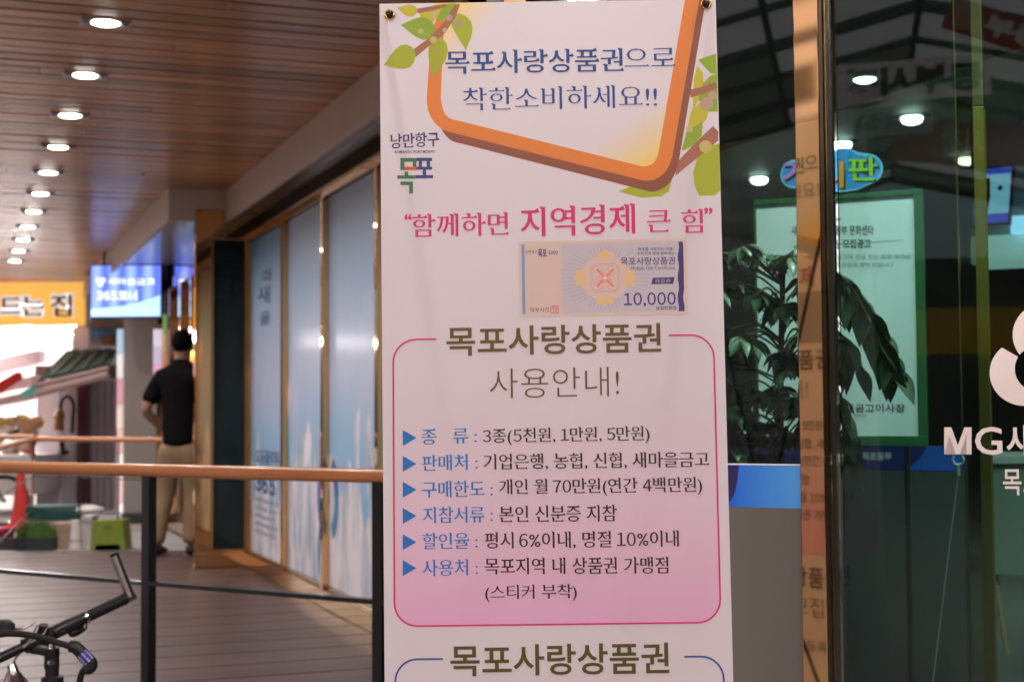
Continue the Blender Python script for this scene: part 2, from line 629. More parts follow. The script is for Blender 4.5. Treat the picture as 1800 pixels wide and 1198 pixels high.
# ---------------------------------------------------------------- the bank: porch wall
bank = thing('bank_building', 'bank front of sky-printed glass panes framed in gold steel under a timber porch ceiling', 'building', CORNER)
cw = PF.ab
def wx(px):                                          # along-wall place of a pixel column at eye level
    return PF.ab(px, 729)[0]
mull = [wx(508), wx(580)]
step = mull[0] - mull[1]
mull_all = [0.0] + mull + [mull[1] - 1.05 * step, mull[1] - 2.1 * step]
XL = mull_all[-1]
hdr = mat('grey_header_glass', srgb(84, 86, 96), 0.12, 0.0, coat=0.6, var=0.03)
bm = BM()
box(bm, PF, XL - .6, 2.0, 2.48, HC + .02, -.10, .0)
obj('header_panel', bm, hdr, bank)
bm = BM()
box(bm, PF, XL - .6, -.004, HC - .225, HC + .01, OV, OV + .03, .003)
box(bm, PF, -.004, .03, HC - .225, HC + .01, OV, OV + .43, .003)
box(bm, PF, .03, 7.5, HC - .225, HC + .01, OV + .40, OV + .43, .003)
obj('fascia', bm, cream, bank)
bm = BM()
box(bm, PF, XL - .6, -.004, HC - .14, HC - .12, .0, OV)
box(bm, PF, .032, 7.5, HC - .14, HC - .12, .0, OV + .40)
obj('soffit', bm, mat('soffit_board', (0.30, 0.28, 0.28), 0.35, coat=0.3), bank)
bm = BM()
box(bm, PF, XL, -.001, 2.33, 2.48, -.06, .035, .004)          # gold head band
obj('gold_head_band', bm, gold, bank)
bm = BM()
box(bm, PF, XL, -.001, 0.004, .105, -.06, .045, .003)
obj('gold_plinth', bm, gold, bank)
for x in mull_all[1:]:
    bm = BM()
    box(bm, PF, x - .03, x + .03, .107, 2.328, -.06, .05, .003)
    obj('gold_mullion', bm, gold, bank)
bm = BM()
box(bm, PF, -.075, -.001, .107, 2.328, -.06, .03, .003)
box(bm, PF, -.09, -.076, .107, 2.328, -.06, .018, .002)
obj('gold_mullion', bm, brass, bank)
bm = BM()
box(bm, PF, XL, -.03, .107, .125, .0, .03, .002)
obj('brass_bead', bm, brass, bank)
# jutting corner bay
JW = .40
bm = BM()
F = Frame(CORNER, -W_, UP, -U)                        # x out from the wall, z towards the street we look from
gx0, gx1 = .03, JW - .115
box(bm, F, 0.0, JW, .004, .115, -.06, .012, .003)
box(bm, F, 0.0, JW, 2.36, 2.56, -.06, .012, .003)
box(bm, F, gx1, JW, .116, 2.359, -.06, .012, .003)
box(bm, F, 0.0, gx0, .116, 2.359, -.06, .010, .003)
obj('bay_frame', bm, gold, bank)
bm = BM()
for a, b, c, d in ((gx0, gx0 + .014, .116, 2.359), (gx1 - .014, gx1 - .001, .116, 2.359)):
    box(bm, F, a, b, c, d, -.02, .02, .002)
box(bm, F, gx0 + .015, gx1 - .015, .116, .13, -.02, .02, .002)
box(bm, F, gx0 + .015, gx1 - .015, 2.345, 2.359, -.02, .02, .002)
obj('bay_bead', bm, brass, bank)
bm = BM()
box(bm, F, gx0 + .014, gx1 - .014, .13, 2.345, -.012, -.002)
obj('bay_glass', bm, glass_mat('dark_tinted_glass', (0.40, 0.66, 0.62), 1.3), bank)
bm = BM()
box(bm, F, 0.0, JW, 2.561, HC - .14, -.06, .008)
obj('bay_header', bm, hdr, bank)
# the cash-machine recess beyond the bay: mirror-like glass in gold frames
mirror = mat('dark_mirror_glass', (0.10, 0.10, 0.12), 0.05, 0.0, coat=1.0, var=0.02, spec=1.0, rvar=0.0, croughness=0.02)
RZ = .05
bm = BM()
box(bm, PF, .002, .061, .004, HC - .14, -.06, JW - .062)
obj('bay_side', bm, mat('bay_interior_shade', (0.035, 0.055, 0.058), 0.5, var=.3, scale=3), bank)  # dark panel behind the bay glass stands in for the dim interior
bm = BM()
box(bm, F, gx0 + .015, gx0 + .09, 1.96, 2.06, -.030, -.016)
box(bm, F, gx0 + .11, gx1 - .015, 1.93, 2.08, -.030, -.016)
box(bm, F, gx0 + .015, gx1 - .015, 2.165, 2.18, -.030, -.016)
obj('bay_pale_strip', bm, mat('pale_green_card', (0.42, 0.46, 0.36), 0.6), bank)
bm = BM()
box(bm, F, gx0 + .015, gx1 - .015, .80, .92, -.030, -.016)
obj('bay_navy_band', bm, mat('bay_navy', (0.03, 0.03, 0.16), 0.5), bank)
bm = BM()
box(bm, PF, .062, 4.70, .12, 2.30, RZ - .05, RZ - .002)
obj('recess_glass', bm, mat('recess_mirror', (0.55, 0.54, 0.60), 0.04, 1.0, var=0.02, rvar=0.0), bank)
bm = BM()
for x in (1.6, 2.35, 3.0, 3.75, 4.66):
    box(bm, PF, x - .035, x + .035, .12, 2.30, RZ - .05, RZ + .04, .003)
box(bm, PF, .062, 4.70, .004, .119, RZ - .05, RZ + .02, .003)
box(bm, PF, .062, 4.70, 2.301, 2.40, RZ - .05, RZ + .02, .003)
obj('recess_frame', bm, gold, bank)
bm = BM()
box(bm, PF, .062, 4.70, 2.401, HC - .14, RZ - .05, RZ + .01)
obj('recess_header', bm, mat('recess_header_mirror', (0.5, 0.48, 0.6), 0.08, 1.0, var=0.02, rvar=0.0), bank)
bm = BM()
box(bm, PF, XL - .6, 4.70, HC + .31, 6.0, -.2, .0)
obj('upper_wall', bm, mat('upper_wall_render', (0.36, 0.33, 0.30), 0.7, var=0.1), bank)
bm = BM()                                             # end wall of the porch side and back of the hall
box(bm, PF, 4.62, 4.70, -.3, HC, -4.0, RZ - .06)
obj('end_wall', bm, cream, bank)

# sky-printed films on the panes
def sky_film(name, seed, base):
    m = bpy.data.materials.new(name)
    m.use_nodes = True
    t = m.node_tree
    L = t.links
    p = t.nodes['Principled BSDF']
    p.inputs['Roughness'].default_value = 0.5
    p.inputs['Specular IOR Level'].default_value = 0.3
    p.inputs['Coat Weight'].default_value = 0.08
    p.inputs['Coat Roughness'].default_value = 0.15
    tc = t.nodes.new('ShaderNodeTexCoord')
    sp = t.nodes.new('ShaderNodeSeparateXYZ')
    L.new(tc.outputs['Object'], sp.inputs[0])
    def math_(op, a, b):
        n = t.nodes.new('ShaderNodeMath')
        n.operation = op
        for i, q in enumerate((a, b)):
            if isinstance(q, (int, float)):
                n.inputs[i].default_value = q
            else:
                L.new(q, n.inputs[i])
        return n.outputs[0]
    mp = t.nodes.new('ShaderNodeMapping')
    mp.inputs['Location'].default_value = (seed * 3.1, seed * 1.7, 0)
    mp.inputs['Scale'].default_value = (1.0, 1.0, 0.42)
    L.new(tc.outputs['Object'], mp.inputs[0])
    n1 = t.nodes.new('ShaderNodeTexNoise')
    n1.inputs['Scale'].default_value = 3.6
    n1.inputs['Detail'].default_value = 7
    n1.inputs['Roughness'].default_value = 0.55
    n1.inputs['Distortion'].default_value = 0.35
    L.new(mp.outputs[0], n1.inputs['Vector'])
    zz = sp.outputs['Z']
    # sky tone: cyan-blue overhead to lilac grey at mid height
    r0 = t.nodes.new('ShaderNodeValToRGB')
    e = r0.color_ramp.elements
    e[0].position, e[0].color = 0.0, list(srgb(140, 192, 226)) + [1]
    e[1].position, e[1].color = 1.0, list(base) + [1]
    q = e.new(0.36)
    q.color = list(srgb(152, 194, 228)) + [1]
    q = e.new(0.55)
    q.color = list(srgb(190, 200, 228)) + [1]
    q = e.new(0.8)
    q.color = list(srgb(168, 196, 228)) + [1]
    hz = math_('ADD', math_('MULTIPLY', zz, 1 / 2.4), math_('MULTIPLY', math_('SUBTRACT', n1.outputs['Fac'], 0.5), 0.35))
    L.new(hz, r0.inputs[0])
    # cloud bank: denser to the foot, ragged top
    cl = math_('SUBTRACT', math_('ADD', math_('MULTIPLY', n1.outputs['Fac'], 1.9), math_('MULTIPLY', math_('SUBTRACT', 0.92, zz), 0.62)), 1.0)
    r1 = t.nodes.new('ShaderNodeValToRGB')
    r1.color_ramp.elements[0].position, r1.color_ramp.elements[1].position = 0.0, 0.07
    L.new(cl, r1.inputs[0])
    n2 = t.nodes.new('ShaderNodeTexNoise')
    n2.inputs['Scale'].default_value = 5.0
    n2.inputs['Detail'].default_value = 3
    mp2 = t.nodes.new('ShaderNodeMapping')
    mp2.inputs['Location'].default_value = (seed, 0, 5)
    mp2.inputs['Scale'].default_value = (1.3, 1.3, 0.38)
    L.new(tc.outputs['Object'], mp2.inputs[0])
    L.new(mp2.outputs[0], n2.inputs['Vector'])
    r2 = t.nodes.new('ShaderNodeValToRGB')
    r2.color_ramp.elements[0].position, r2.color_ramp.elements[1].position = 0.36, 0.60
    r2.color_ramp.elements[0].color = list(srgb(170, 186, 206)) + [1]
    r2.color_ramp.elements[1].color = list(srgb(246, 238, 244)) + [1]
    L.new(n2.outputs['Fac'], r2.inputs[0])
    mx = t.nodes.new('ShaderNodeMix')
    mx.data_type = 'RGBA'
    L.new(r1.outputs[0], mx.inputs['Factor'])
    L.new(r0.outputs[0], mx.inputs['A'])
    L.new(r2.outputs[0], mx.inputs['B'])
    L.new(mx.outputs['Result'], p.inputs['Base Color'])
    return m
ink = mat('navy_print_ink', srgb(74, 106, 146), 0.4, var=0.1)
ink2 = mat('grey_print_ink', srgb(126, 150, 174), 0.4, var=0.1)
swirl_a = mat('blue_swirl_ink', srgb(56, 112, 186), 0.35, var=0.05)
swirl_b = mat('azure_swirl_ink', srgb(70, 146, 196), 0.35, var=0.05)
panes = list(zip(mull_all[1:], [-.091] + [x - .031 for x in mull_all[1:]]))
flabel = ['sky-blue pane film with dark lettering, beside the gold corner bay', 'cloud-printed pane film between two gold mullions, left half of a blue swirl at its foot',
          'wide cloud-printed pane film beside the white banner, with half a blue swirl below', 'sky-printed pane film behind the hanging banner']
for i, (a, b) in enumerate(panes):
    a += .031
    base = srgb(116, 176, 214) if i == 0 else srgb(176, 198, 222)
    film = thing('window_film', flabel[i], 'window film', PF.p((a + b) / 2, 0, 0), 'printed films on the porch panes')
    bm = BM()
    box(bm, PF, a, b, .127, 2.325, -.02, .012)
    obj('printed_sheet', bm, sky_film('sky_film_%d' % i, i + 1.0, base), film)
    if i == 0:
        bm = BM()
        w = b - a
        put(bm, PF, '새마을금고', a + .16 * w, a + .86 * w, .80, .80, .10, .0135, 0.02)
        put(bm, PF, '새', b - .20 * w, b - .56 * w, 1.93, 1.90, .12, .0135, 0.012)
        put(bm, PF, '마', b - .36 * w, b - .62 * w, 2.04, 2.03, .09, .0135, 0.012)
        put(bm, PF, '을', b - .26 * w, b - .58 * w, 1.75, 1.75, .09, .0135, 0.012)
        obj('brush_lettering', bm, ink, film)
        bm = BM()
        put(bm, PF, '365', b - .14 * w, b - .72 * w, .62, .61, .13, .0135, 0.05)
        obj('dark_lettering', bm, ink, film)
        bm = BM()
        for k in range(5):
            put(bm, PF, '새마을금고', b - .12 * w, b - (.80 - .05 * (k % 3)) * w, .50 - .055 * k, .50 - .055 * k, .03, .0135)
        obj('small_print', bm, ink2, film)
    if i in (1, 2):
        bm = BM()
        bm2 = BM()
        cx = mull_all[2]
        def arc(cz, r, t0, t1, w0):
            pts = []
            for k in range(25):
                t = t0 + (t1 - t0) * k / 24
                pts.append((cx + r * math.sin(t), cz + r * 1.02 * math.cos(t)))
            return pts
        for bb, pts, w0 in ((bm, arc(.62, .21, .15, PI * .9, .07), .10), (bm, arc(.62, .21, -.2, -1.5, .07), .10), (bm2, arc(.62, .21, -1.5, -2.7, .07), .09), (bm2, arc(.30, .20, .2, 2.6, .07), .10)):
            sel = [q for q in pts if a + .06 < q[0] < b - .06]
            if len(sel) > 2:
                band(bb, PF, sel, w0, .0135)
        if len(bm.faces):
            obj('blue_swirl', bm, swirl_a, film)
        if len(bm2.faces):
            obj('azure_swirl', bm2, swirl_b, film)

# ---------------------------------------------------------------- downlights in the porch ceiling
lamp_e = emit_mat('lamp_glow', (1.0, 0.96, 0.92), 9.0)
steel = mat('satin_steel', (0.35, 0.36, 0.38), 0.3, 0.9)
def downlight(loc, ax, ay, label, group, watts=5.0, dome=1.0):
    t = thing('ceiling_downlight', label, 'ceiling light', loc, group)
    F = Frame(loc, ax, ay, (0, 0, -1))
    for sx in (-1, 1):
        bm = BM()
        box(bm, F, sx * .078 - .022, sx * .078 + .022, -.045, .045, .0, .012, .002)
        box(bm, F, sx * .078 - .013, sx * .078 + .013, -.026, .026, .0125, .018, .002)
        obj('spring_plate', bm, steel, t)
    bm = BM()
    lathe(bm, loc, (0, 0, -1), [(.0, .002), (.0625, .002), (.0625, .006), (.0600, .008), (.0581, .008), (.0581, .003)], 28)
    obj('trim_ring', bm, chrome, t, smooth=True)
    bm = BM()
    lathe(bm, loc, (0, 0, -1), [(.0578, .004), (.0578, .007 * dome), (.052, .011 * dome), (.032, .014 * dome), (.0, .015 * dome)], 28)
    obj('lamp_disc', bm, lamp_e, t, smooth=True)
    ld = bpy.data.lights.new('downlight_bulb', 'AREA')
    ld.shape = 'DISK'
    ld.size = .10
    ld.energy = watts
    ld.color = (1.0, 0.93, 0.88)
    ld.spread = math.radians(150)
    lo = bpy.data.objects.new('downlight_bulb', ld)
    COL.objects.link(lo)
    lo.parent = t
    lo.location = (0, 0, -.014 - .016 * dome)
    return t
A, B = on_z(185, 46, HC - .02), on_z(26, 461, HC - .02)
ordn = ['nearest', 'second', 'third', 'fourth', 'fifth', 'sixth', 'seventh', 'eighth', 'ninth', 'tenth', 'farthest']
d0 = None
for k in range(11):
    p = A.lerp(B, k / 10)
    p.z = HC
    lab = 'round white porch downlight, %s of the row of eleven counted from the camera' % ordn[k]
    if d0 is None:
        d0 = downlight(p, W_, U, lab, 'downlights along the porch ceiling')
    else:
        copy_tree(d0, p, lab)

# ---------------------------------------------------------------- front handrail
rail_m = wood_mat('oiled_handrail', srgb(190, 118, 68), srgb(216, 148, 94), (RD.x, RD.y), rough=0.36, coat=0.3, scale=2.0, island=0.0, knots=False)
rl = thing('handrail', 'round wooden handrail on black iron posts in front of the deck', 'railing', (RA.x, RA.y, 0))
bm = BM()
a = RA - RD * .9
tube(bm, [a + RD * (k * .5) for k in range(10)], .0245, 24)
obj('wooden_rail', bm, rail_m, rl, smooth=True)
zm = 1.1 - (1055 - 724) / FPX * 5.0
bm = BM()
F = Frame((RA.x, RA.y, 0), RD, UP, -RO)
box(bm, F, -.9, 3.6, zm - .008, zm + .008, -.02, .02, .002)
obj('mid_bar', bm, black_iron, rl)
for px in (668, 262):
    q = hit(px, 900, RA, RO)
    d = (q - RA).dot(RD)
    bm = BM()
    box(bm, F, d - .0205, d + .0205, -.34, RA.z - .02, -.0206, .0206, .003)
    obj('iron_post', bm, black_iron, rl)
# far rail at the end of the deck
fr = thing('far_railing', 'thin wooden rail on slim posts at the far end of the deck', 'railing', (-3.5, 12.4, 0))
zr = RA.z
p0, p1, p2 = on_z(300, 773, zr), on_z(58, 771, zr), on_z(-40, 797, zr)
p3 = on_z(-60, 768, zr)
bm = BM()
tube(bm, [p0, p1], .021, 12)
tube(bm, [p1, p2], .021, 12)
tube(bm, [p1 + V((0, .03, .02)), p3], .021, 12)
obj('wooden_rail', bm, rail_m, fr, smooth=True)
bm = BM()
for z in (.56, .27):
    tube(bm, [V((p0.x, p0.y, z)), V((p1.x, p1.y, z))], .006, 8)
    tube(bm, [V((p1.x, p1.y, z)), V((p2.x, p2.y, z))], .006, 8)
obj('rail_wire', bm, black_iron, fr)
for q, r, m in ((p1, .022, rail_m), (p1.lerp(p0, .36), .008, black_iron), (p1.lerp(p0, .64), .008, black_iron), (p2, .02, rail_m)):
    bm = BM()
    lo = .72 if r > .02 else 0
    tube(bm, [V((q.x, q.y, lo)), V((q.x, q.y, zr - .018))], r, 10)
    if lo:
        tube(bm, [V((q.x, q.y, 0)), V((q.x, q.y, lo))], .009, 8)
    obj('rail_post', bm, m, fr, smooth=True)

# ---------------------------------------------------------------- blue light box sign
SD = 14.5
s0 = at_depth(158, 465, SD)
s1 = at_depth(285, 558, SD)
SW, SH = s1.x - s0.x, s0.z - s1.z
sg = thing('lightbox_sign', 'glowing blue and white lightbox sign hung above the deck end', 'sign', (s0.x, s0.y, s1.z))
F = Frame((s0.x, s0.y, s1.z), (1, 0, 0), UP, (0, -1, 0))
bm = BM()
box(bm, F, 0, SW, 0, SH, -.16, -.002, .006)
for x in (.12, SW - .12):
    tube(bm, [F.p(x, SH - .01, -.08), F.p(x, HC - s1.z, -.08)], .012, 8)
obj('case', bm, mat('sign_case', (0.02, 0.02, 0.04), 0.4), sg)
def lightbox_mat():
    m = bpy.data.materials.new('backlit_blue_face')
    m.use_nodes = True
    t = m.node_tree
    p = t.nodes['Principled BSDF']
    tc = t.nodes.new('ShaderNodeTexCoord')
    sp = t.nodes.new('ShaderNodeSeparateXYZ')
    t.links.new(tc.outputs['Object'], sp.inputs[0])
    w = t.nodes.new('ShaderNodeMath')
    w.operation = 'SINE'
    mu = t.nodes.new('ShaderNodeMath')
    mu.operation = 'MULTIPLY_ADD'
    mu.inputs[1].default_value = 2 * PI * 4.2 / SW
    mu.inputs[2].default_value = -1.0
    t.links.new(sp.outputs['X'], mu.inputs[0])
    t.links.new(mu.outputs[0], w.inputs[0])
    r = t.nodes.new('ShaderNodeValToRGB')
    e = r.color_ramp.elements
    e[0].position, e[0].color = 0.0, (0.085, 0.14, 0.84, 1)
    e[1].position, e[1].color = 1.0, (0.30, 0.42, 1.0, 1)
    mr = t.nodes.new('ShaderNodeMapRange')
    mr.inputs['From Min'].default_value = -1
    t.links.new(w.outputs[0], mr.inputs['Value'])
    t.links.new(mr.outputs[0], r.inputs[0])
    p.inputs['Base Color'].default_value = (0.1, 0.15, 0.4, 1)
    t.links.new(r.outputs[0], p.inputs['Emission Color'])
    p.inputs['Emission Strength'].default_value = 0.55
    return m
bm = BM()
bm.faces.new([bm.verts.new(F.p(x, y, .0)) for x, y in ((.012, .012), (SW - .012, .012), (SW - .012, SH - .012), (.012, SH - .012))])
obj('blue_face', bm, lightbox_mat(), sg)
bm = BM()
wave = [(.014, .014), (SW - .014, .014), (SW - .014, SH * .42)] + [(SW * (1 - t) - .014 * (1 - 2 * t), SH * (.17 + .25 * (1 - t) ** 2.2)) for t in [k / 12 for k in range(1, 13)]]
prism(bm, F, wave, .003)
obj('pale_wave', bm, emit_mat('backlit_pale_blue', (0.42, 0.70, 1.0), 0.55), sg)
lit_w = emit_mat('backlit_white', (0.85, 0.90, 1.0), 0.5)
bm = BM()
put(bm, F, '새마을금고', SW * .25, SW * .91, SH * .68, SH * .67, SH * .13, .004, 0.025)
put(bm, F, '365코너', SW * .10, SW * .66, SH * .42, SH * .41, SH * .20, .004, 0.03)
obj('lettering', bm, lit_w, sg)
bm = BM()
for k in range(3):
    t = k * 2 * PI / 3 + .5
    disc(bm, F, SW * .15 + .026 * math.cos(t), SH * .68 + .026 * math.sin(t), .026, .004 + k * .0004)
obj('flower_emblem', bm, lit_w, sg)

# ---------------------------------------------------------------- entrance front: glass, gold post, door
ent = thing('glass_shopfront', 'tall tinted glass entrance front framed by a mirror-polished gold post', 'shop front', FA.p(0, 0, 0))
def fx(px, py=600, c=0.0):
    return FA.ab(px, py, c)[0]
def fz(px, py, c=0.0):
    return FA.ab(px, py, c)[1]
P0, P1 = fx(1403), fx(1446)
bm = BM()
box(bm, FA, P0, P1, -.06, 3.6, -.14, 0.0, .0015)
obj('gold_post', bm, gold, ent)
AL = -.52                                             # hidden left end of the front
tint = glass_mat('green_tinted_glass', (0.54, 0.72, 0.68), 0.85)
tint2 = glass_mat('door_glass', (0.48, 0.66, 0.62), 0.85)
CL, CDR = -.03, -.055
bm = BM()
box(bm, FA, AL + .05, P0 - .002, -.04, 3.6, CL - .01, CL)
obj('side_glass', bm, tint, ent)
bm = BM()
box(bm, FA, AL - .01, AL + .049, -.06, 3.6, -.16, 0.0, .002)
obj('gold_post', bm, gold, ent)
bm = BM()
box(bm, FA, AL - .01, P1 + 1.6, 3.601, 3.9, -.2, 0.02, .002)
obj('head_beam', bm, brass, ent)
# printed film across the glass
zt, zb = fz(1340, 817, CL), fz(1340, 891.5, CL)
x0, x1 = AL + .06, P0 - .004
bx0, bx1 = fx(1283, 850, CL), fx(1403, 850, CL)
bm = BM()
box(bm, FA, x0, x1, zb, zt, CL + .0004, CL + .0011)
o = obj('blue_film_band', bm, ramp_mat('blue_band_print', tuple(FA.p(bx0, 0) - FA.o), tuple(FA.x * (bx1 - bx0)), [(0, srgb(30, 90, 190)), (1, srgb(74, 150, 214))], 0.3), ent)
bm = BM()
ah = zt - zb
pts = [(x0 + .002, zb + .001), (bx0 + .0, zb + .012), (bx0 + .010, zb + .32 * ah), (bx0 + .017, zb + .62 * ah), (bx0 + .021, zt - .001), (x0 + .002, zt - .001)]
prism(bm, FA, pts, CL + .0016)
obj('navy_film_curve', bm, mat('navy_film', srgb(34, 28, 74), 0.35), ent)
bm = BM()
box(bm, FA, x0, x1, zt + .0002, zt + .003, CL + .0004, CL + .0012)
obj('white_film_edge', bm, mat('white_film', (0.7, 0.7, 0.7), 0.4), ent)
frost = mat('grey_frost_film', (0.115, 0.107, 0.092), 0.35, var=0.12, scale=1.6, coat=0.15, croughness=0.35)
bm = BM()
box(bm, FA, x0, x1, -.04, zb - .0003, CL + .0004, CL + .0011)
obj('frost_film', bm, frost, ent)
# glass door
dr = thing('glass_door', 'frameless glass entrance door with white bank lettering and part of a white emblem', 'door', FA.p(P1 + .5, 0, CDR))
DW = 1.15
bm = BM()
box(bm, FA, P1 + .024, P1 + DW, -.045, 2.62, CDR - .012, CDR)
obj('door_glass', bm, tint2, dr)
bm = BM()
box(bm, FA, P1 + .003, P1 + .012, -.045, 2.62, CDR - .014, CDR + .002, .001)
obj('door_seal', bm, mat('dark_seal', (0.012, 0.016, 0.016), 0.2, coat=0.5), dr)
vin = mat('white_vinyl', (0.56, 0.50, 0.465), 0.5, var=0.02)
G = Frame(FA.p(0, 0, CDR), FA.x, FA.y, FA.z)
def g(px, py):
    return G.ab(px, py)
bm = BM()
def puttext(bm, F, body, pxl, pxr, pyc, hpx, c, wt=0.0, ser=0, pyr=None, mirror=False):
    a, b = F.ab(pxl, pyc), F.ab(pxr, pyr if pyr is not None else pyc)
    m = F.ab((pxl + pxr) / 2, pyc - hpx / 2), F.ab((pxl + pxr) / 2, pyc + hpx / 2)
    put(bm, F, body, a[0], b[0], a[1], b[1], m[0][1] - m[1][1], c, wt, ser, 1.0, mirror)
_my = (750.5, 798)
def gp(*q):
    return [g(x, y) for x, y in q]
prism(bm, G, gp((1660, 798), (1660, 750.5), (1672.5, 750.5), (1684, 782), (1695.5, 750.5), (1708, 750.5), (1708, 798), (1699, 798), (1699, 764), (1687.5, 798), (1680.5, 798), (1669, 764), (1669, 798)), .0012)
puttext(bm, G, 'G', 1714, 1762, 774.3, 49, .0012, 0.012)
puttext(bm, G, '새마을금고', 1769, 2052, 774, 58, .0012, 0.016)
puttext(bm, G, '목포동부', 1763, 1905, 847, 46, .0012, 0.012)
obj('white_lettering', bm, vin, dr)
bm = BM()
pm = (g(1826, 532)[1] - g(1826, 732)[1]) / 200.0
ec = V(g(1827, 648))
PC = [V(g(1800, 655)), V(g(1840, 588)), V(g(1874, 661))]
PR = [58 * pm, 57 * pm, 57 * pm]
def exit_dist(o, d, c, r):
    oc = o - c
    b = oc.dot(d)
    q = b * b - oc.dot(oc) + r * r
    return None if q < 0 else (-b - math.sqrt(q), -b + math.sqrt(q))
for k, (t0, t1) in enumerate(((95, 330), (5, 155), (-95, 75))):
    bm = BM()
    prev = None
    for i in range(121):
        t = math.radians(t0 + (t1 - t0) * i / 120)
        d = V((math.cos(t), math.sin(t)))
        r0 = 41 * pm
        h = exit_dist(ec, d, PC[k], PR[k])
        cur = None
        if h and h[1] > r0:
            r1 = h[1]
            for n in ([1] if k == 0 else [2] if k == 1 else [0]):
                e = exit_dist(ec, d, PC[n], PR[n] + 4 * pm)
                if e and e[1] > r0:
                    r1 = min(r1, max(e[0], 0)) if e[0] > 0 else 0
            if r1 > r0:
                cur = (bm.verts.new(G.p(*(ec + d * r0), .0012)), bm.verts.new(G.p(*(ec + d * r1), .0012)))
        if prev and cur:
            bm.faces.new((prev[0], prev[1], cur[1], cur[0]))
        prev = cur
    if len(bm.faces):
        obj('emblem_petal', bm, vin, dr)
# wall from the front back to the porch wall (behind the banner)
sw = thing('side_wall', 'dark brass clad return wall behind the banner', 'wall', FA.p(AL - .02, 0, -1.2))
bm = BM()
q0, q1 = FA.p(AL - .03, 0, -.02), PF.p(XL - .55, 0, -.05)
dd = (q1 - q0).normalized()
F = Frame(q0, dd, UP)
box(bm, F, 0, (q1 - q0).length, -.06, 3.6, -.03, .03)
obj('clad_panel', bm, mat('dark_clad_panel', (0.05, 0.045, 0.04), 0.3), sw)

# ---------------------------------------------------------------- inside the bank
def cfa(px, py, c):
    a, b = FA.ab(px, py, c)
    return FA.p(a, b, c)
hall = thing('banking_hall', 'dim banking hall seen through the tinted entrance glass', 'room', FA.p(1.5, 0, -4))
HP = [FA.p(AL, 0, -.17), PF.p(XL - .55, 0, -.12), PF.p(1.69, 0, -.12), PF.p(1.69, 0, -9.0), FA.p(6.5, 0, -.17)]
bm = BM()
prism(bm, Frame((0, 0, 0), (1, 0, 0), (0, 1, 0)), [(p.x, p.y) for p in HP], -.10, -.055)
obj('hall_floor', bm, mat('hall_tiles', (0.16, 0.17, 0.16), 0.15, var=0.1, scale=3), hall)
bm = BM()
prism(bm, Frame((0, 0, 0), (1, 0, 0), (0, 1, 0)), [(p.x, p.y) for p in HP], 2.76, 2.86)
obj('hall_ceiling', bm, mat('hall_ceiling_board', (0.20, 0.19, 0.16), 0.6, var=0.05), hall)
bm = BM()
box(bm, PF, 1.62, 1.69, -.05, 2.755, -9.0, -.12)
_q0, _q1 = PF.p(1.6, 0, -9.0), FA.p(6.5, 0, -.3)
_d = (_q1 - _q0)
_F = Frame(_q0, _d.normalized(), UP)
box(bm, _F, 0, _d.length, -.05, 2.755, -.05, .05)
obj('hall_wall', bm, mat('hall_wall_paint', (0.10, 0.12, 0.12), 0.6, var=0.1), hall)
# a second glass partition with its navy and blue film band
CP = -2.25
pa = thing('inner_partition', 'dark glass partition inside with a navy film band lettered in white', 'partition', FA.p(1.4, 0, CP))
H = Frame(FA.p(0, 0, CP), FA.x, FA.y, FA.z)
ha, hb = H.ab(1225, 800)[0], H.ab(1700, 800)[0]
t1, b1 = H.ab(1530, 783)[1], H.ab(1530, 826)[1]
bm = BM()
box(bm, H, ha, hb, -.05, b1 - .001, -.02, -.004)
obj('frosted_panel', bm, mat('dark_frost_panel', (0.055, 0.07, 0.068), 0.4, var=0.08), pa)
bm = BM()
box(bm, H, ha, hb, b1, t1, -.02, -.003)
obj('navy_band', bm, mat('navy_band_film', srgb(36, 44, 108), 0.35), pa)
bm = BM()
cx, hh = H.ab(1612, 800)[0], t1 - b1
prism(bm, H, [(hb - .002, b1 + .001), (hb - .002, t1 - .001), (cx + .035, t1 - .001), (cx + .018, b1 + hh * .6), (cx - .005, b1 + hh * .3), (cx - .04, b1 + .001)], -.0012)
obj('blue_band_curve', bm, mat('blue_band_film', srgb(34, 96, 196), 0.35), pa)
bm = BM()
puttext(bm, H, '새마을금고 목포동부', 1448, 1567, 801.5, 15, -.0005, 0.02)
obj('band_lettering', bm, mat('pale_vinyl', (0.5, 0.56, 0.56), 0.5), pa)
# notice board with cloud sign
CB = -1.25
N = Frame(FA.p(0, 0, CB), FA.x, FA.y, FA.z)
nl, nr = N.ab(1328, 560)[0], N.ab(1626, 560)[0]
nt_, nb = N.ab(1480, 341)[1], N.ab(1480, 783)[1]
nbd = thing('notice_board', 'green framed notice board with a printed white sheet behind the plant', 'notice board', N.p((nl + nr) / 2, nb, 0))
bm = BM()
fwid = (nr - nl) * .052
box(bm, N, nl, nr, nb, nb + fwid * 1.1, -.02, 0, .002)
box(bm, N, nl, nr, nt_ - fwid * .62, nt_, -.02, 0, .002)
box(bm, N, nl, nl + fwid * .2, nb + fwid * 1.1, nt_ - fwid * .62, -.02, -.001)
box(bm, N, nr - fwid, nr, nb + fwid * 1.1, nt_ - fwid * .62, -.02, -.001)
for x in (nl + .04, nr - .06):
    pass
obj('green_frame', bm, mat('green_frame_paint', srgb(42, 94, 54), 0.4, var=0.04), nbd)
bm = BM()
box(bm, N, nl + fwid * .2, nr - fwid, nb + fwid * 1.1, nt_ - fwid * .62, -.018, -.008)
for k in range(3):
    pass
obj('white_sheet', bm, mat('notice_paper', (0.74, 0.80, 0.80), 0.6, var=0.03, scale=5, bump=0.1, bscale=6), nbd)
bm = BM()
tk = mat('black_print', (0.02, 0.02, 0.022), 0.5)
cpap = -.0072
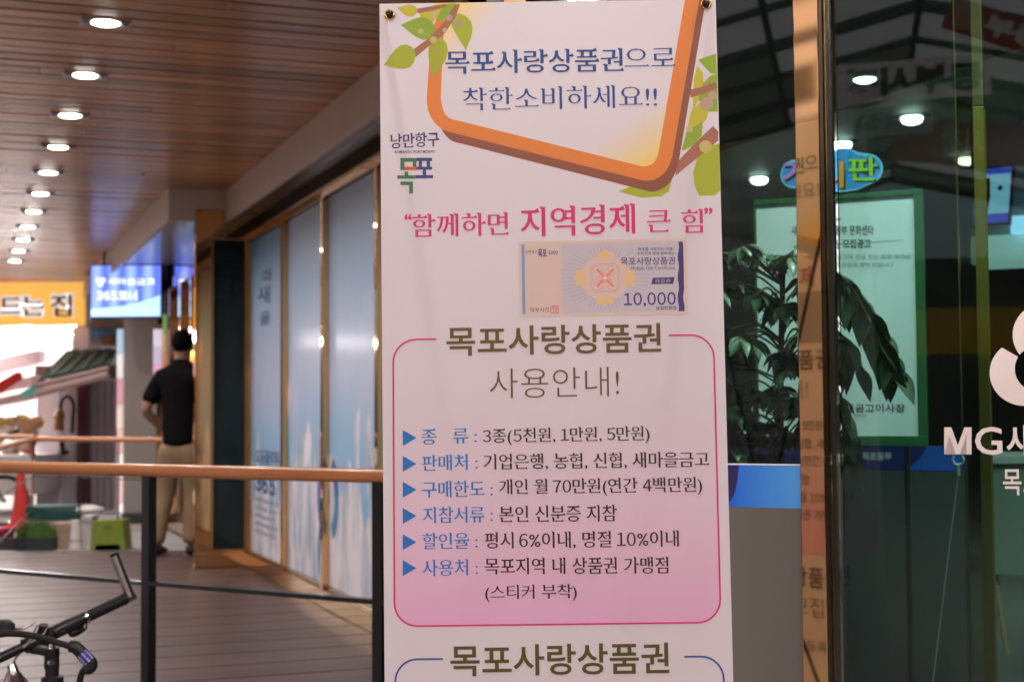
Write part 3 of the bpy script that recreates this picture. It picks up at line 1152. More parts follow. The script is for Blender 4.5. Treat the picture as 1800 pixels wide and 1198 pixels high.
puttext(bm, N, '새마을금고 목포동부 문화센타', 1390, 1535, 405, 17, cpap, 0.012, pyr=404)
puttext(bm, N, '회원 모집공고', 1452, 1530, 428, 16, cpap, 0.014)
puttext(bm, N, 'mg.co.kr', 1432, 1479, 385, 9, cpap, 0.01)
puttext(bm, N, '새마을금고이사장', 1450, 1590, 717, 15, cpap, 0.012)
puttext(bm, N, '(직인)', 1502, 1522, 731, 7, cpap)
obj('black_lettering', bm, tk, nbd)
bm = BM()
puttext(bm, N, '목포동부 새마을금고에 관심 있는 회원 여러분', 1400, 1600, 451, 9, cpap)
puttext(bm, N, '많은 관심과 참여 바랍니다', 1458, 1570, 465, 9, cpap)
a, b = N.ab(1390, 433), N.ab(1585, 433)
box(bm, N, a[0], b[0], a[1], a[1] + .001, cpap - .0002, cpap + .0001)
obj('small_print', bm, mat('grey_print', (0.16, 0.18, 0.18), 0.5), nbd)
bm = BM()
for x in (nl + .04, nr - .06):
    tube(bm, [N.p(x, nb - .002, -.012), N.p(x, -.05, -.012)], .008, 8)
obj('board_leg', bm, black_iron, nbd)
cs = thing('cloud_sign', 'blue cloud-shaped sign with coloured letters above the notice board', 'sign', N.p((nl + nr) / 2, nt_, .004))
def cloud(px0, blobs, cc, grow=0):
    pts = []
    for k in range(96):
        t = 2 * PI * k / 96
        best = 0
        cx, cy = N.ab(1458, 304)
        for (x, y, r) in blobs:
            x, y = N.ab(x, y)
            rr = (r + grow) / FPX * 4.45
            dx, dy = x - cx, y - cy
            b = dx * math.cos(t) + dy * math.sin(t)
            q = b * b - (dx * dx + dy * dy) + rr * rr
            if q > 0:
                best = max(best, b + math.sqrt(q))
        pts.append((cx + best * math.cos(t), cy + best * math.sin(t)))
    return pts
blobs = [(1397, 306, 25), (1430, 310, 28), (1482, 299, 38), (1452, 302, 30), (1524, 298, 27), (1500, 305, 30), (1480, 318, 20)]
bm = BM()
prism(bm, N, cloud(0, blobs, 0), -.004, .004)
obj('cloud_rim', bm, mat('pale_blue_card', srgb(120, 190, 226), 0.5), cs)
bm = BM()
prism(bm, N, cloud(0, blobs, 0, -3), .0045)
obj('cloud_face', bm, mat('sky_blue_card', srgb(44, 140, 214), 0.45, var=0.25, scale=14), cs)
for ch, x0, x1, yc, h, col, nm in (('게', 1375, 1428, 304, 44, (196, 130, 214), 'violet_letter'), ('시', 1432, 1484, 307, 46, (244, 150, 36), 'orange_letter'), ('판', 1491, 1543, 297, 42, (150, 200, 40), 'green_letter')):
    bm = BM()
    puttext(bm, N, ch, x0 + 2, x1 + 3, yc + 3, h, .0050, 0.035)
    obj('letter_shadow', bm, mat('black_card', (0.02, 0.02, 0.02), 0.5), cs)
    bm = BM()
    puttext(bm, N, ch, x0, x1, yc, h, .0056, 0.02)
    obj(nm, bm, mat(nm + '_ink', srgb(*col), 0.4), cs)

# inner door leaf with yellow edge strip
CI = -.75
I = Frame(FA.p(0, 0, CI), FA.x, FA.y, FA.z)
il, ir, i0 = I.ab(1719, 600)[0], I.ab(1738, 600)[0], I.ab(1690, 600)[0]
idr = thing('inner_door', 'inner glass door leaf with a bright yellow edge strip', 'door', I.p(il, 0, 0))
bm = BM()
box(bm, I, i0, il - .001, -.05, 2.3, -.012, 0)
obj('glass_leaf', bm, glass_mat('olive_glass', (0.62, 0.62, 0.48), 1.4), idr)
bm = BM()
box(bm, I, il, ir, -.05, I.ab(1722, 188)[1], -.03, .006, .002)
obj('yellow_edge_strip', bm, mat('yellow_edge_tape', srgb(106, 90, 10), 0.45, var=0.05), idr)
bm = BM()
box(bm, I, il, ir, I.ab(1722, 188)[1] + .001, 2.3, -.03, .006, .002)
box(bm, I, i0 - .004, i0 - .0005, -.05, 2.3, -.014, .002)
obj('edge_profile', bm, brass, idr)
# walking-stick style hook with a pale cord seen inside
hk = thing('hanging_hook', 'pale hook on a long thin cord behind the door glass', 'hook', I.p(I.ab(1690, 806)[0], 1, .05))
bm = BM()
q0, q1 = I.ab(1690, 832), I.ab(1640, 1215)
tube(bm, [I.p(q0[0], q0[1], .05), I.p(q1[0], q1[1], .02)], .0018, 8)
c0 = I.ab(1690, 812)
tube(bm, [I.p(c0[0] + .0 , c0[1] - .03, .05), I.p(c0[0], c0[1] - .005, .05)], .0045, 10)
tube(bm, [I.p(c0[0] + .013 * math.cos(t), c0[1] + .008 + .013 * math.sin(t), .05) for t in [-PI * 1.25 + k * PI * 1.5 / 14 for k in range(15)]], .0032, 10)
obj('hook_and_cord', bm, mat('pale_plastic', (0.55, 0.60, 0.58), 0.4), hk)

# hall furniture: television, pale wall block, lit panel, counter, chair leg
CT = -3.6
T_ = Frame(FA.p(0, 0, CT), FA.x, FA.y, FA.z)
blk = thing('pale_bulkhead', 'pale lit bulkhead wall beyond the inner door', 'wall', T_.p(T_.ab(1780, 300)[0], 1.5, -.3))
bm = BM()
x0, x1 = T_.ab(1700, 300)[0], T_.ab(2100, 300)[0]
box(bm, T_, x0, x1, T_.ab(1780, 408)[1], T_.ab(1780, 188)[1], -.4, -.1)
obj('bulkhead_face', bm, mat('bulkhead_paint', (0.30, 0.36, 0.36), 0.6, var=0.05), blk)
bm = BM()
box(bm, T_, x0, x1, T_.ab(1780, 458)[1], T_.ab(1780, 408)[1] - .002, -.38, -.06, .004)
obj('lit_pelmet', bm, emit_mat('lit_pelmet_face', (0.62, 0.80, 0.76), 0.22), blk)
tvw = thing('wall_television', 'small wall television showing a blue-framed programme, tilted on the bulkhead', 'television', T_.p(T_.ab(1755, 350)[0], 1.5, 0))
TVF = Frame(T_.p(*T_.ab(1732, 399), .03), (FA.x + FA.z * .12).normalized(), (FA.y + FA.x * .09).normalized())
tw, th = .072, .150
tw = T_.ab(1778, 350)[0] - T_.ab(1732, 350)[0]
th = T_.ab(1755, 300)[1] - T_.ab(1755, 405)[1]
bm = BM()
box(bm, TVF, -.06, tw, 0, th, -.03, .0, .003)
obj('bezel', bm, black_plastic, tvw)
bm = BM()
box(bm, TVF, -.05, tw - .010, .012, th - .010, .0005, .001)
obj('screen', bm, emit_mat('screen_blue', (0.09, 0.10, 0.75), 0.30), tvw)
bm = BM()
box(bm, TVF, -.05, tw - .010, th * .20, th * .86, .0015, .002)
obj('screen_picture', bm, emit_mat('screen_pale', (0.36, 0.60, 0.85), 0.35), tvw)
bm = BM()
disc(bm, TVF, tw * .52, th * .62, tw * .10, .0025, 16)
prism(bm, TVF, [(tw * .08, th * .21), (tw * .16, th * .5), (tw * .10, th * .8), (-.02, th * .8), (-.02, th * .21)], .0025)
obj('screen_figure', bm, mat('screen_dark', (0.02, 0.01, 0.02), 0.3), tvw)
lp = thing('lit_blue_panel', 'glowing pale blue panel beside the television', 'light panel', T_.p(T_.ab(1790, 395)[0], 1.4, 0))
bm = BM()
box(bm, T_, T_.ab(1776, 395)[0], T_.ab(1900, 395)[0], T_.ab(1785, 409)[1], T_.ab(1785, 379)[1], -.055, .0, .003)
obj('panel_face', bm, emit_mat('pale_blue_glow', (0.45, 0.66, 1.0), 0.7), lp)
CC = -2.9
C_ = Frame(FA.p(0, 0, CC), FA.x, FA.y, FA.z)
cnt = thing('service_counter', 'grey-green service counter inside the bank', 'counter', C_.p(C_.ab(1790, 900)[0], 0, 0))
bm = BM()
x0, x1 = C_.ab(1738, 900)[0], C_.ab(2100, 900)[0]
box(bm, C_, x0, x1, C_.ab(1780, 1012)[1], C_.ab(1780, 815)[1], -.5, -.0, .01)
obj('counter_front', bm, mat('counter_laminate', (0.23, 0.29, 0.24), 0.4, var=0.05), cnt)
bm = BM()
box(bm, C_, x0 - .01, x1, C_.ab(1780, 815)[1] + .001, C_.ab(1780, 800)[1], -.52, .03, .005)
obj('counter_top', bm, mat('counter_top_white', (0.55, 0.6, 0.58), 0.25), cnt)
bm = BM()
a, b = C_.ab(1745, 1012), C_.ab(1770, 1152)
tube(bm, [C_.p(a[0], a[1], -.06), C_.p(b[0], b[1], -.02)], [.016, .010], 10)
obj('counter_leg', bm, mat('pale_wood_leg', (0.35, 0.27, 0.15), 0.4), cnt)
# hall ceiling lamps
hl0 = None
for k, (px, py) in enumerate(((1520, 129), (1603, 204), (1700, 277), (1335, 312), (1660, 468))):
    hz = 2.755
    p = on_z(px, py, hz) if k < 4 else on_z(1480, 250, hz)
    lab = ['large round ceiling lamp inside the bank, nearest behind the door glass', 'round ceiling lamp inside the bank, second behind the door glass', 'round ceiling lamp inside the bank beside the yellow door edge',
           'round ceiling lamp inside the bank behind the side glass, above the plant', 'round ceiling lamp inside the bank above the cloud sign'][k]
    if hl0 is None:
        hl0 = downlight(p, FA.x, FA.z, lab, 'ceiling lamps in the banking hall', 9.0, 3.2)
    else:
        copy_tree(hl0, p, lab)

for k, (a, c) in enumerate(((.25, -.62), (1.15, -.62), (2.2, -1.6))):  # unseen lamps added near the glass to light the notice board
    nl_ = copy_tree(hl0, FA.p(a, 2.755, c), ['added round lamp just inside the side glass, over the plant', 'added round lamp just inside the glass door', 'added round lamp over the service counter'][k])
    for ch in nl_.children:
        if ch.type == 'LIGHT':
            ch.data = ch.data.copy()
            ch.data.energy = 11
soff = thing('added_soffit', 'added out-of-view soffit board carrying lamps over the entrance front', 'soffit', FA.p(.4, 3.4, .4))  # unseen soffit and lamps, added to light the back of the banner
bm = BM()
box(bm, FA, AL - .1, P1 + 1.6, 3.40, 3.58, .03, .75, .004)
obj('soffit_board', bm, cream, soff)
for k, a in enumerate((-.30, .22, .95)):
    c = copy_tree(d0, FA.p(a, 3.40, .34), 'added downlight in the entrance soffit, %s' % ['behind the hanging banner', 'beside the gold post', 'over the glass door'][k])
    c['group'] = 'added downlights over the entrance'
    for ch in c.children:
        if ch.type == 'LIGHT':
            ch.data = ch.data.copy()
            ch.data.energy = 12

# potted plant behind the glass
pl = thing('potted_plant', 'bushy green potted plant with drooping pointed leaves behind the glass', 'plant', FA.p(fx(1390, 700, -.6), -.05, -.6))
Q = Frame(FA.p(0, 0, -.62), FA.x, FA.y, FA.z)
leaf_m = mat('plant_leaf', (0.036, 0.080, 0.026), 0.45, var=0.6, scale=9, coat=0.08, spec=0.4)
bml = BM()
def leaf(bm, base, d, L, wd, droop=.5, roll_=0.0):
    d = V(d).normalized()
    s = d.cross(UP)
    if s.length < .1:
        s = V((1, 0, 0))
    s.normalize()
    s = (Matrix.Rotation(roll_, 3, d) @ s)
    prof = (0.03, .55, .95, 1.0, .78, .42, 0.02)
    pts, dirn, p = [], d.copy(), V(base)
    n = len(prof) - 1
    for i in range(n + 1):
        pts.append((p.copy(), dirn.copy(), prof[i]))
        dirn = (dirn + V((0, 0, -droop / n))).normalized()
        p = p + dirn * (L / n)
    rows = []
    for q, dr_, w in pts:
        up = s.cross(dr_).normalized()
        rows.append((bm.verts.new(q - s * wd * w / 2 + up * wd * .16 * w), bm.verts.new(q), bm.verts.new(q + s * wd * w / 2 + up * wd * .16 * w)))
    for i in range(n):
        a, b = rows[i], rows[i + 1]
        bm.faces.new((a[0], a[1], b[1], b[0]))
        bm.faces.new((a[1], a[2], b[2], b[1]))
rnd = random.Random(11)
bms = BM()
stem0 = Q.ab(1375, 830)
trunk = spline([Q.p(stem0[0], -.05, 0), Q.p(stem0[0] + .006, .5, .01), Q.p(stem0[0] - .004, 1.0, 0), Q.p(stem0[0] + .01, Q.ab(1375, 470)[1], 0)], 6)
tube(bms, trunk, [.014 - .007 * i / (len(trunk) - 1) for i in range(len(trunk))], 9)
# fans of leaves: (px, py) of the fan's centre, out-of-plane offset, spread
fans = [(1290, 450, .05), (1335, 440, .10), (1370, 448, -.02), (1400, 455, .05), (1310, 500, .12), (1270, 520, .02), (1350, 520, .10), (1300, 580, .06), (1275, 600, -.04), (1340, 600, .1),
        (1385, 540, .06), (1420, 500, .0), (1385, 620, .04), (1355, 690, .04), (1320, 740, .08), (1295, 680, .0), (1400, 700, .08), (1350, 745, .02), (1395, 760, .05), (1450, 560, .05),
        (1455, 640, .03), (1480, 600, .08), (1470, 700, .02), (1430, 590, .1), (1265, 660, .03), (1285, 760, .05), (1440, 740, .05), (1262, 470, .1), (1258, 720, .0), (1270, 800, .06), (1330, 800, .04)]
fans += [(x + rnd.uniform(-28, 28), y + rnd.uniform(-26, 26), o + rnd.uniform(-.10, .10)) for x, y, o in fans if x < 1450]
for px, py, oc in fans:
    a, b = Q.ab(px, py)
    c = Q.p(a, b, oc)
    tb = Q.p(stem0[0] + .005, min(b - .03, Q.ab(1375, 500)[1]), 0)
    tube(bms, spline([tb, tb.lerp(c, .5) + V((0, 0, .03)), c], 5), .0028, 6, caps=False)
    n = rnd.randint(8, 12)
    ph = rnd.uniform(0, 6)
    for i in range(n):
        t = ph + 2 * PI * i / n
        d = FA.x * math.cos(t) + FA.z * math.sin(t) * .8 + V((0, 0, rnd.uniform(-.35, .12)))
        leaf(bml, c, d, rnd.uniform(.05, .092), rnd.uniform(.021, .034), rnd.uniform(.8, 1.7), rnd.uniform(-.6, .6))
# long arching branch to the right
arch = spline([Q.p(stem0[0] + .01, Q.ab(1375, 520)[1], .02), Q.p(*Q.ab(1440, 478), .05), Q.p(*Q.ab(1490, 488), .07), Q.p(*Q.ab(1530, 540), .08), Q.p(*Q.ab(1565, 605), .08), Q.p(*Q.ab(1582, 650), .08)], 8)
tube(bms, arch, .0035, 6)
for i, p in enumerate(arch):
    if i < 8:
        continue
    for s in (-1, 1):
        if rnd.random() < .85:
            d = FA.x * (.35 * s + .3) + V((0, 0, -.75)) + FA.z * rnd.uniform(-.2, .5)
            leaf(bml, p, d, rnd.uniform(.085, .125), rnd.uniform(.036, .05), rnd.uniform(.5, 1.0), rnd.uniform(-.8, .8))
arch2 = spline([Q.p(*Q.ab(1440, 560), .05), Q.p(*Q.ab(1490, 590), .07), Q.p(*Q.ab(1515, 640), .07)], 6)
arch3 = spline([Q.p(*Q.ab(1430, 640), .05), Q.p(*Q.ab(1470, 680), .06), Q.p(*Q.ab(1492, 750), .06), Q.p(*Q.ab(1498, 800), .06)], 6)
for ar in (arch2, arch3):
    tube(bms, ar, .003, 6)
    for p in ar[1:]:
        for s in (-1, 1):
            d = FA.x * (.4 * s + .1) + V((0, 0, -.8)) + FA.z * rnd.uniform(-.2, .5)
            leaf(bml, p, d, rnd.uniform(.08, .115), rnd.uniform(.032, .045), .6, rnd.uniform(-.8, .8))
obj('leaves', bml, leaf_m, pl, smooth=True)
obj('stem', bms, mat('plant_stem', (0.05, 0.05, 0.03), 0.6), pl, smooth=True)
bm = BM()
lathe(bm, FA.p(stem0[0], -.055, -.62), UP, [(.0, .0), (.11, .0), (.15, .27), (.155, .27), (.155, .30), (.14, .30), (.135, .25), (.0, .25)], 28)
obj('pot', bm, mat('dark_glazed_pot', (0.03, 0.035, 0.04), 0.3, coat=0.5), pl, smooth=True)

# ---------------------------------------------------------------- the hanging banner and its stand
q = [at_depth(667, 7, 2.640), at_depth(1258, -1.5, 2.640), at_depth(675.5, 1203, 2.545), at_depth(1288.5, 1194, 2.545)]
bxv = ((q[1] - q[0]) + (q[3] - q[2])).normalized()
byv = ((q[0] - q[2]) + (q[1] - q[3]))
byv = (byv - bxv * byv.dot(bxv)).normalized()
bo = (q[0] + q[1]) / 2
BF = Frame(bo, bxv, byv)                              # origin: middle of the top edge; z towards the reader
HW = .30
banner = thing('hanging_banner', 'tall white printed banner with pink rounded box, hung by brass eyelets on its stand', 'banner', BF.p(0, -1.8, 0))
def b_(px, py):
    return BF.ab(px, py)
paper = bpy.data.materials.new('banner_vinyl')
paper.use_nodes = True
pb = paper.node_tree.nodes['Principled BSDF']
pb.inputs['Base Color'].default_value = (0.72, 0.68, 0.69, 1)
pb.inputs['Roughness'].default_value = 0.5
sheet_bump(paper.node_tree, pb, 0.25)
bm = BM()
BL_ = 1.80
def wob(a, b):
    return 0.0
rows, cols = 24, 12
for s in (0,):
    gr = [[bm.verts.new(BF.p(-HW + 2 * HW * i / cols, -BL_ * j / rows, -.0008 * s)) for i in range(cols + 1)] for j in range(rows + 1)]
    for j in range(rows):
        for i in range(cols):
            f = (gr[j][i], gr[j + 1][i], gr[j + 1][i + 1], gr[j][i + 1])
            bm.faces.new(f if s == 0 else f[::-1])
obj('vinyl_sheet', bm, paper, banner)
def thin(m, f=0.30):
    t = m.node_tree
    p = t.nodes['Principled BSDF']
    out = [n for n in t.nodes if n.type == 'OUTPUT_MATERIAL'][0]
    tr = t.nodes.new('ShaderNodeBsdfTranslucent')
    if p.inputs['Base Color'].is_linked:
        t.links.new(p.inputs['Base Color'].links[0].from_socket, tr.inputs[0])
    else:
        tr.inputs[0].default_value = p.inputs['Base Color'].default_value
    mx = t.nodes.new('ShaderNodeMixShader')
    mx.inputs[0].default_value = f
    t.links.new(p.outputs[0], mx.inputs[1])
    t.links.new(tr.outputs[0], mx.inputs[2])
    t.links.new(mx.outputs[0], out.inputs[0])
    return m
def print_nodes():
    """The sheet's own printing: two yellow glows inside the signboard and the pink run of the rounded box."""
    t = paper.node_tree
    L = t.links
    def val(op, *q):
        n = t.nodes.new('ShaderNodeMath')
        n.operation = op
        for i, x in enumerate(q):
            if isinstance(x, (int, float)):
                n.inputs[i].default_value = x
            else:
                L.new(x, n.inputs[i])
        return n.outputs[0]
    tc = t.nodes.new('ShaderNodeTexCoord')
    o = BF.o - banner.location
    def axis(v):
        d = t.nodes.new('ShaderNodeVectorMath')
        d.operation = 'DOT_PRODUCT'
        L.new(tc.outputs['Object'], d.inputs[0])
        d.inputs[1].default_value = v
        return val('SUBTRACT', d.outputs['Value'], o.dot(v))
    A_, B_ = axis(BF.x), axis(BF.y)
    def along(p, q):                                   # 0 at p, 1 at q
        d = V((q[0] - p[0], q[1] - p[1]))
        k = 1 / d.length_squared
        return val('ADD', val('MULTIPLY', val('SUBTRACT', A_, p[0]), d.x * k), val('MULTIPLY', val('SUBTRACT', B_, p[1]), d.y * k))
    def side(p, q):                                    # 1 on the left of p -> q
        d = V((q[0] - p[0], q[1] - p[1]))
        return val('GREATER_THAN', val('SUBTRACT', val('MULTIPLY', val('SUBTRACT', B_, p[1]), d.x), val('MULTIPLY', val('SUBTRACT', A_, p[0]), d.y)), 0.0)
    def z(x, y):
        return b_(660 + x / 2.852, y / 2.852)
    def fade(v, p):
        return val('POWER', val('SUBTRACT', 1.0, val('MINIMUM', val('MAXIMUM', v, 0.0), 1.0)), p)
    inside_left = val('SUBTRACT', 1.0, side(z(300, 600), z(300, -60)))
    low = val('MULTIPLY', side(z(360, 630), z(1345, 870)), side(z(1455, 780), z(1590, 0)))
    f1 = val('MULTIPLY', fade(along(z(345, 40), z(520, 180)), 1.1), val('MULTIPLY', inside_left, low))
    f2 = val('MULTIPLY', fade(along(z(1420, 810), z(1262, 590)), 1.2), low)
    # rounded box
    P = [V(b_(*q)) for q in ((691, 597), (1254, 588), (1267, 1093), (693.5, 1100))]
    cx, cy = sum(p.x for p in P) / 4, sum(p.y for p in P) / 4
    hx, hy = (P[1].x + P[2].x - P[0].x - P[3].x) / 4, (P[0].y + P[1].y - P[2].y - P[3].y) / 4
    r = .040
    qx = val('MAXIMUM', val('SUBTRACT', val('ABSOLUTE', val('SUBTRACT', A_, cx)), hx - r), 0.0)
    qy = val('MAXIMUM', val('SUBTRACT', val('ABSOLUTE', val('SUBTRACT', B_, cy)), hy - r), 0.0)
    inbox = val('LESS_THAN', val('SQRT', val('ADD', val('MULTIPLY', qx, qx), val('MULTIPLY', qy, qy))), r)
    tt = val('MINIMUM', val('MAXIMUM', along(b_(970, 660), b_(975, 1098)), 0.0), 1.0)
    pk = val('MULTIPLY', val('MULTIPLY', val('POWER', tt, 1.35), 0.86), inbox)
    col = None
    def mix(f, a, b):
        m = t.nodes.new('ShaderNodeMix')
        m.data_type = 'RGBA'
        L.new(f, m.inputs['Factor'])
        if isinstance(a, tuple):
            m.inputs['A'].default_value = list(a) + [1]
        else:
            L.new(a, m.inputs['A'])
        m.inputs['B'].default_value = list(b) + [1]
        return m.outputs['Result']
    c = mix(f1, (0.74, 0.69, 0.70), srgb(246, 214, 96))
    c = mix(f2, c, srgb(242, 208, 92))
    c = mix(pk, c, srgb(232, 170, 206))
    L.new(c, pb.inputs['Base Color'])
print_nodes()
thin(paper)
LY = [0.0001]
def layer():
    LY[0] += 0.000006
    return LY[0]
def pmat(name, rgb, k=1.0, rough=0.5):
    new = 'print_' + name not in MATS
    m = mat('print_' + name, tuple(c * k for c in srgb(*rgb)), rough, var=0.015, rvar=0.03)
    return thin(m) if new else m
def flatp(name, pts, m, parent=banner):
    bm = BM()
    prism(bm, BF, [b_(*p) for p in pts], layer())
    return obj(name, bm, m, parent)
def z5(x, y):
    return (660 + x / 2.852, y / 2.852)
def bez(p0, p1, p2, n=8):
    return [((1 - t) ** 2 * p0[0] + 2 * t * (1 - t) * p1[0] + t * t * p2[0], (1 - t) ** 2 * p0[1] + 2 * t * (1 - t) * p1[1] + t * t * p2[1]) for t in [k / n for k in range(n + 1)]]
K = 1.22                                              # print colours are lighter than they look under this light
# signboard: yellow corner glows, brown edge, orange frame
inner = [z5(*p) for p in [(345, 40), (328, 470)] + bez((328, 490), (335, 585), (385, 598)) + [(1320, 830)] + bez((1335, 834), (1405, 840), (1420, 760)) + [(1545, 0), (1545, -4), (345, -4)]]
yl = [z5(*p) for p in ((345, 22), (640, 14), (560, 90), (440, 190), (345, 260))]
orange = pmat('orange', (232, 142, 64))
brown = pmat('brown', (150, 92, 68))
green_l = pmat('leaf_green', (176, 190, 50))
green_d = pmat('leaf_deep', (150, 184, 52))
green_y = pmat('leaf_yellow', (206, 198, 58))
branchc = pmat('branch', (176, 118, 92))
def leaf2(name, tip, base, w, m, bend=0.12, parent=banner):
    tx, ty = tip
    bx_, by_ = base
    dx, dy = bx_ - tx, by_ - ty
    L = math.hypot(dx, dy)
    nx, ny = -dy / L, dx / L
    pr = [(0, 0), (.12, .22), (.3, .62), (.5, .92), (.68, 1.0), (.84, .82), (.95, .42), (1.0, 0)]
    up = [(tx + dx * s + nx * (w / 2 * v + bend * L * math.sin(PI * s)), ty + dy * s + ny * (w / 2 * v + bend * L * math.sin(PI * s))) for s, v in pr]
    dn = [(tx + dx * s - nx * (w / 2 * v - bend * L * math.sin(PI * s)), ty + dy * s - ny * (w / 2 * v - bend * L * math.sin(PI * s))) for s, v in pr]
    return flatp(name, [z5(*p) for p in up[:-1] + [up[-1]] + dn[-2:0:-1]], m, parent)
def blob(name, pts, m):
    return flatp(name, [z5(*p) for p in pts], m)
# right-hand branch and leaves lie under the frame
RE = 1712
blob('leaf', [(1618, 300), (1660, 285), (1708, 268), (1712, 372), (1680, 368), (1645, 330)], green_d)
blob('leaf', [(1590, 560), (1596, 400), (1612, 330), (1640, 365), (1645, 430), (1620, 500)], green_y)
blob('leaf', [(1640, 420), (1680, 380), (1713, 370), (1716, 560), (1660, 560), (1620, 500)], green_d)
blob('leaf', [(1560, 660), (1580, 560), (1640, 500), (1675, 520), (1660, 600), (1600, 650)], green_y)
blob('leaf', [(1535, 750), (1560, 660), (1640, 610), (1636, 680), (1590, 730), (1545, 755)], green_d)
blob('leaf', [(1592, 870), (1612, 790), (1665, 735), (1724, 720), (1728, 955), (1700, 980), (1622, 980), (1600, 930)], green_l)
blob('leaf', [(1218, 960), (1290, 930), (1490, 890), (1470, 960), (1430, 985), (1330, 990)], green_l)
blob('branch', [(1575, 450), (1640, 435), (1700, 412), (1715, 440), (1650, 470), (1580, 490)], branchc)
blob('branch', [(1505, 820), (1600, 720), (1692, 632), (1719, 660), (1718, 705), (1640, 770), (1505, 880)], branchc)
# frame
br_in = [(330, 640)] + [(1340, 895)] + bez((1360, 900), (1455, 890), (1485, 780)) + [(1620, -3)]
br_out = [(1657, -3)] + [(1522, 800)] + bez((1522, 800), (1490, 960), (1380, 962)) + [(430, 720)] + bez((410, 716), (360, 705), (330, 645))
flatp('frame_edge', [z5(*p) for p in br_in + br_out], brown)
fr_in = [(345, 100), (328, 470)] + bez((328, 490), (335, 585), (385, 598)) + [(1320, 830)] + bez((1335, 834), (1405, 840), (1420, 760)) + [(1552, -3)]
fr_out = [(1625, -3), (1490, 780)] + bez((1490, 780), (1455, 915), (1345, 906)) + [(360, 660)] + bez((340, 652), (258, 600), (257, 500)) + [(280, 140), (310, 100)]
flatp('orange_frame', [z5(*p) for p in fr_in + fr_out], orange)
# upper-left twig
leaf2('leaf', (108, 38), (212, 58), 62, green_y, .05)
blob('leaf', [(215, 60), (300, 25), (360, 22), (350, 60), (300, 95), (262, 160), (240, 120)], green_y)
blob('leaf', [(345, 24), (400, 16), (410, 50), (370, 100), (300, 105)], green_d)
blob('branch', [(208, 45), (300, 30), (352, 20), (356, 34), (300, 52), (212, 68)], branchc)
leaf2('leaf', (126, 126), (300, 165), 110, green_d, -.05)
leaf2('leaf', (452, 255), (398, 66), 98, green_l, .10)
leaf2('leaf', (288, 390), (322, 185), 98, green_l, .02)
blob('branch', [(188, 250), (270, 190), (345, 110), (400, 22), (424, 22), (400, 90), (345, 170), (200, 288)], branchc)
leaf2('leaf', (40, 326), (196, 250), 118, green_l, .06)
glint = pmat('glint', (222, 206, 176))
for x, y, r in ((290, 200, 18), (415, 116, 18), (348, 152, 12), (296, 76, 19), (370, 90, 17), (228, 158, 14), (1655, 735, 32), (1660, 520, 34), (1575, 645, 18), (1690, 480, 22)):
    bm = BM()
    a, b = b_(*z5(x, y))
    disc(bm, BF, a, b, r / 2.852 / 1000 * 1.0, layer(), 18)
    obj('light_spot', bm, pmat('glint_%d' % (x % 3), ((206, 196, 130), (198, 170, 146), (210, 200, 120))[x % 3]), banner)
def btext(name, items, m, bleed=None):
    bm = BM()
    c = layer()
    for body, x0, y0, x1, y1, h, wt, ser in items:
        a, b = b_(x0, y0), b_(x1, y1)
        put(bm, BF, body, a[0], b[0], a[1], b[1], h * (2 * HW) / 600.0, c, wt, ser)
    o = obj(name, bm, m, banner)
    if bleed:
        bm = BM()
        for body, x0, y0, x1, y1, h, wt, ser in items:
            a, b = b_(x0, y0), b_(x1, y1)
            put(bm, BF, body, a[0], b[0], a[1], b[1], h * (2 * HW) / 600.0, -.0006, wt, 0)
        obj('show_through_print', bm, bleed, banner)
    return o
gh = pmat('show_through', (120, 112, 106))
ghp = pmat('show_through_pink', (190, 96, 120))
navy = pmat('navy', (44, 84, 150))
pink = pmat('magenta', (216, 58, 120))
olive = pmat('olive', (110, 90, 46))
blue = pmat('row_blue', (40, 126, 196))
dark = pmat('row_dark', (64, 46, 46))
btext('navy_heading', [('목포사랑상품권', 783, 110, 1095, 105.5, 43, 0.008, 1.0), ('으로', 1098, 102, 1186, 100, 34, -0.002, .9)], navy, gh)
btext('navy_subheading', [('착한소비하세요!!', 814, 175, 1154.5, 169, 42, -0.004, .9)], navy, gh)
btext('calligraphy', [('낭만항구', 687, 249, 771.5, 244, 27, 0.012, 1.2)], pmat('logo_navy', (58, 66, 112)))
btext('logo_caption', [('ROMANTIC PORT MOKPO', 694, 267.3, 764.5, 266.5, 5, 0.02, 0)], pmat('logo_navy', (58, 66, 112)))
def rects(name, rs, m):
    bm = BM()
    c = layer()
    for x0, y0, x1, y1 in rs:
        prism(bm, BF, [b_(*z5(x, y)) for x, y in ((x0, y0), (x1, y0), (x1, y1), (x0, y1))], c)
    return obj(name, bm, m, banner)
rects('logo_green', [(125, 792, 207, 811), (125, 811, 145, 853), (187, 811, 205, 836), (146, 861, 164, 879), (109, 879, 200, 896), (125, 910, 188, 928), (169, 928, 188, 970)], pmat('logo_green', (68, 128, 82)))
rects('logo_red', [(145, 836, 207, 853)], pmat('logo_red', (216, 96, 66)))
rects('logo_blue', [(206, 791, 284, 808), (217, 808, 233, 836), (257, 808, 274, 836), (207, 836, 284, 851), (237, 851, 254, 878), (201, 878, 289, 894)], pmat('logo_blue', (62, 78, 140)))
btext('pink_slogan', [('“', 711, 381, 723, 381, 11, 0.03, 0), ('함께하면', 724, 397, 893, 393, 42, 0.006, 1.0), ('지역경제', 915, 391, 1116, 384, 54, 0.010, 1.0), ('큰', 1137.5, 389, 1178, 388, 40, 0.004, 1.0), ('힘', 1198, 389, 1235, 388, 43, 0.004, 1.0), ('”', 1238, 371, 1252.5, 371, 12, 0.03, 0)], pink, ghp)
